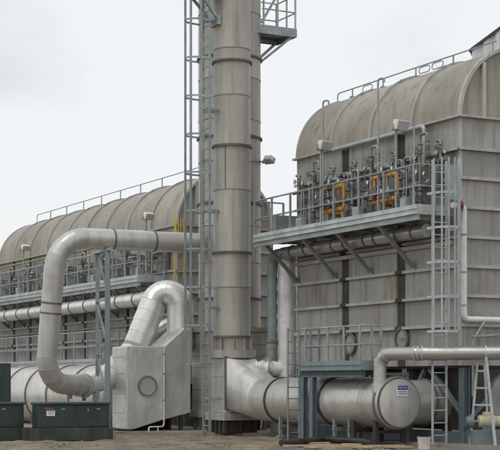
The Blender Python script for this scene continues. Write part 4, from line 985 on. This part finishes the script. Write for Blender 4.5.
# ------------------------------------------------------------------ green cabinets
def cabinet(label, x0, x1, ytop, ybot, d, depth, zp, lid=True, rot=28, stickers=False, handles=()):
    a = P(x0, 0, d); fr = Fr(a.x, d, rot); k1 = (x1-HX)/F; W = (k1*d-a.x)/(fr.c-k1*fr.s)
    zt = CH+(HY-ytop)*d/F
    T = Thing('green_cabinet', label, 'utility cabinet', fr, (0, 0, 0))
    mb = MB(); mb.box(-.06, W+.08, -.08, depth+.06, -.02, zp); T.part('plinth', mb, 'plinth', smooth=False, bevel=.02)
    mb = MB(); mb.box(0, W, 0, depth, zp+.002, zt-.07 if lid else zt); T.part('body', mb, 'green', smooth=False, bevel=.02)
    if lid:
        mb = MB(); mb.box(-.03, W+.03, -.04, depth+.03, zt-.068, zt); T.part('lid', mb, 'green_lt', smooth=False, bevel=.015)
    n = max(1, round(W/1.05))
    for i in range(n):
        p, q = W*i/n+.09, W*(i+1)/n-.05
        mb = MB(); mb.box(p, q, -.012, -.001, zp+.05, zt-.12); dd = T.part('door', mb, 'green', smooth=False, bevel=.006)
        mb = MB(); mb.box((p+q)/2+.1, (p+q)/2+.2, -.03, -.013, zt-.2, zt-.17); T.part('handle', mb, 'galv', dd, smooth=False)
        for hz_ in (zp+.12, zt-.25):
            mb = MB(); mb.box(p-.03, p+.02, -.024, -.0125, hz_, hz_+.07); T.part('hinge', mb, 'green_lt', dd, smooth=False)
        mb = MB(); mb.box((p+q)/2-.16, (p+q)/2-.13, -.028, -.0125, zt-.24, zt-.18); T.part('padlock', mb, 'galv', dd, smooth=False)
    if stickers:
        s0 = W*.10
        mb = MB(); mb.box(s0, s0+.24, -.017, -.0125, zt-.36, zt-.22); T.part('label_plate', mb, 'signwhite', smooth=False)
        mb = MB(); mb.box(s0-.06, s0+.14, -.017, -.0125, zt-.19, zt-.145); T.part('warning_strip', mb, 'signred', smooth=False)
        for k in range(3):
            mb = MB(); mb.box(s0+.03, s0+.2, -.019, -.0175, zt-.25-.035*k, zt-.24-.035*k); T.part('print_line', mb, 'signblue', smooth=False)
    return T
cabinet('wide dark green cabinet with a white and red label, in front of the clad housing', 39, 109.5, 402.5, 440, 38.6, .55, .32, True, 28, True)
cabinet('dark green cabinet cut off by the left edge of the picture, lower one', -30, 24, 402.5, 438, 38.6, .55, .32, True, 28)
cabinet('tall dark green cabinet at the left edge, behind the lower ones', -26, 11, 363, 436, 40.6, .5, .2, False, 28)
mb = MB(); mb.box(-.13, .13, -.05, .05, 0, .06)
fr = Fr(*P(26, 0, 39.3)[:2], 0)
single('sill_block', 'dark low sill block between the two low green cabinets', 'block', Fr(*P(27.5, 0, 39.2)[:2], 0), (0, 0, 0), MB().box(-.14, .12, -.1, .25, 0, .33), 'plinth', smooth=False)

# ------------------------------------------------------------------ right foreground
# trestle under silver pipe
T = Thing('pipe_trestle', 'tall pale A-frame trestle standing under the silver pipe', 'trestle', WF, tuple(G(483, 447)))
yb = 34.75
def W3(px, py, d=yb): return P(px, py, d)
mb = MB(); mb.bar(W3(477.5, 361, yb+.1), P(470, 447, yb+.1), .055, .055); T.part('leg', mb, 'galv_lt', smooth=False)
mb = MB(); mb.bar(W3(486, 357, yb-.25), P(495.5, 447.5, yb-.25), .065, .065); T.part('leg', mb, 'galv_lt', smooth=False)
mb = MB(); mb.bar(W3(484, 357, yb+.5), P(489, 446, yb+.6), .055, .055); T.part('leg', mb, 'galv_lt', smooth=False)
for y in (371, 388, 405):
    k = (y-357)/90
    mb = MB(); mb.bar(W3(477.5-7.5*(y-361)/86, y, yb+.08), W3(486+9.5*k, y, yb-.23), .045, .045); T.part('rung', mb, 'galv_lt', smooth=False)
mb = MB(); mb.bar(W3(477, 362, yb+.1), W3(487, 362, yb+.1), .06, .06); T.part('saddle', mb, 'galv_lt', smooth=False)
# motor on skid
mf = Fr(*P(487, 0, 34.9)[:2], 8)
T = Thing('pump_motor', 'cream electric motor on a dark blue skid at the right edge', 'motor', mf, (0, 0, 0))
zc = CH+(HY-421.5)*34.9/F
mb = MB(); mb.tube([(-.22, 0, zc), (-.2, 0, zc), (.18, 0, zc), (.2, 0, zc)], [.12, .15, .15, .12], 28); T.part('motor_body', mb, 'cream')
for k in range(7):
    x = -.14+k*.045; mb = MB(); mb.band((x, 0, zc), (x+.012, 0, zc), .14, .165, 28); T.part('cooling_fin', mb, 'cream')
mb = MB(); mb.tube([(.2, 0, zc), (.32, 0, zc)], [.13, .13], 24); T.part('fan_cover', mb, 'cream'); mb = MB(); mb.cyl((-.34, 0, zc), (-.22, 0, zc), .03, 12); T.part('shaft', mb, 'valve')
mb = MB(); mb.box(-.1, .1, -.06, .06, zc+.14, zc+.23); T.part('terminal_box', mb, 'cream', smooth=False, bevel=.01)
mb = MB(); mb.box(-.15, .15, -.13, .13, zc-.2, zc-.12); T.part('motor_foot', mb, 'blue_steel', smooth=False)
mb = MB(); mb.box(-.42, .75, -.22, .3, .0, zc-.2); T.part('skid', mb, 'blue_steel', smooth=False, bevel=.01)
mb = MB(); mb.tube([(-.36, 0, zc), (-.52, 0, zc)], [.17, .11], 20); T.part('pump_casing', mb, 'blue_steel')
# white pail
pb = G(424, 449.3)
T = Thing('pail', 'dirty white pail standing on the dirt at the foot of the caged ladder', 'pail', WF, tuple(pb))
mb = MB(); mb.tube([pb, pb+Vector((0, 0, .27)), pb+Vector((0, 0, .29)), pb+Vector((0, 0, .29)), pb+Vector((0, 0, .05))], [.13, .155, .165, .15, .12], 24); T.part('body', mb, 'pail')
mb = MB(); pipe(mb, [pb+Vector((-.16, 0, .26)), pb+Vector((-.1, -.1, .1)), pb+Vector((.1, -.1, .1)), pb+Vector((.16, 0, .26))], .006, .05, 6); T.part('handle', mb, 'galv')
# hose and lumber
def hz_pts(l): return [G(x, y)+Vector((0, 0, .085)) for x, y in l]
path = fillet(hz_pts([(281, 446.5), (300, 445.5), (312, 444.2), (326, 442.2), (338, 443.6), (356, 444.4), (372, 446.8)]), .8, 6)
fine = []
for a, b in zip(path[:-1], path[1:]):
    k = max(1, int((b-a).length/.03)); fine += [a.lerp(b, i/k) for i in range(k)]
fine.append(path[-1])
mb = MB(); mb.tube(fine, [.075+(.012 if i % 2 else 0) for i in range(len(fine))], 14)
single('drain_hose', 'black corrugated drain hose lying on the dirt in front of the fat duct', 'hose', WF, tuple(fine[0]), mb, 'hose')
boards = [(310, 447.2, 8, 1.3, 'long tan board lying on the dirt nearest the open end of the black hose'), (330, 446.8, -12, .8, 'short tan board lying askew just in front of the black hose'),
          (346, 447.6, 5, 1.1, 'tan board lying on the dirt in the middle of the scrap lumber'), (362, 448.2, -6, .9, 'tan board lying at the end of the black hose'),
          (380, 447.5, 10, 1.2, 'long tan board lying below the round duct cap'), (398, 448.4, -9, .7, 'short tan board lying left of the white pail')]
boards += [(318, 444.6, 22, .6, 'short board leaning out from under the black hose'), (352, 446, -24, .5, 'shortest board lying crosswise among the scrap lumber'),
           (338, 449, 3, 1.6, 'longest board lying nearest the camera in the scrap lumber')]
for x, y, a, l, lab in boards:
    g = G(x, y); mb = MB(); mb.box(-l/2, l/2, -.07, .07, .01, .06); single('scrap_board', lab, 'board', Fr(g.x, g.y, a), (0, 0, .0), mb, 'wood', 'scrap lumber on the dirt', smooth=False, bevel=.006)

# ------------------------------------------------------------------ building behind
gf = Fr(*P(472, 0, 44.0)[:2], 76)
zt = CH+(HY-51)*44/F
T = Thing('metal_building', 'pale metal-sided building with a dark roof edge rising behind the near oxidizer', 'building', gf, (0, 0, 0))
Wd = 9.0; pitch = .69
mb = MB(); n = int(Wd/2/.09)
vs = []
for k in range(n*2+1):
    o = -Wd*k/(2*n); h = zt+(Wd/2-abs(Wd/2+o))*pitch; d = -.055 if (k % 4) in (0, 1) else 0
    vs += [(d, o, 0), (d, o, h)]
mb.add(vs, [(2*k, 2*k+2, 2*k+3, 2*k+1) for k in range(2*n)]); T.part('gable_siding', mb, 'siding', smooth=False)
mb = MB(); mb.box(.06, 4.9, -Wd+.05, -.12, 0, zt-.05); T.part('wall', mb, 'siding', smooth=False)
for s in (0, 1):
    o0, o1 = (.06, -Wd/2) if s == 0 else (-Wd-.06, -Wd/2)
    z0, z1 = zt-.06+0, zt+Wd/2*pitch+.02
    poly = [(o0, z0+.03), (o1, z1+.03), (o1, z1+.09), (o0, z0+.09)]
    mb = MB(); mb.prism(poly, 0, -.058, 5.0); T.part('roof', mb, 'darktrim', smooth=False)
    mb = MB(); mb.prism([(o0+.02*(1 if s == 0 else -1), z0+.0), (o1, z1+.0), (o1, z1+.10), (o0+.02*(1 if s == 0 else -1), z0+.10)], 0, -.10, -.06); T.part('rake_trim', mb, 'darktrim', smooth=False)
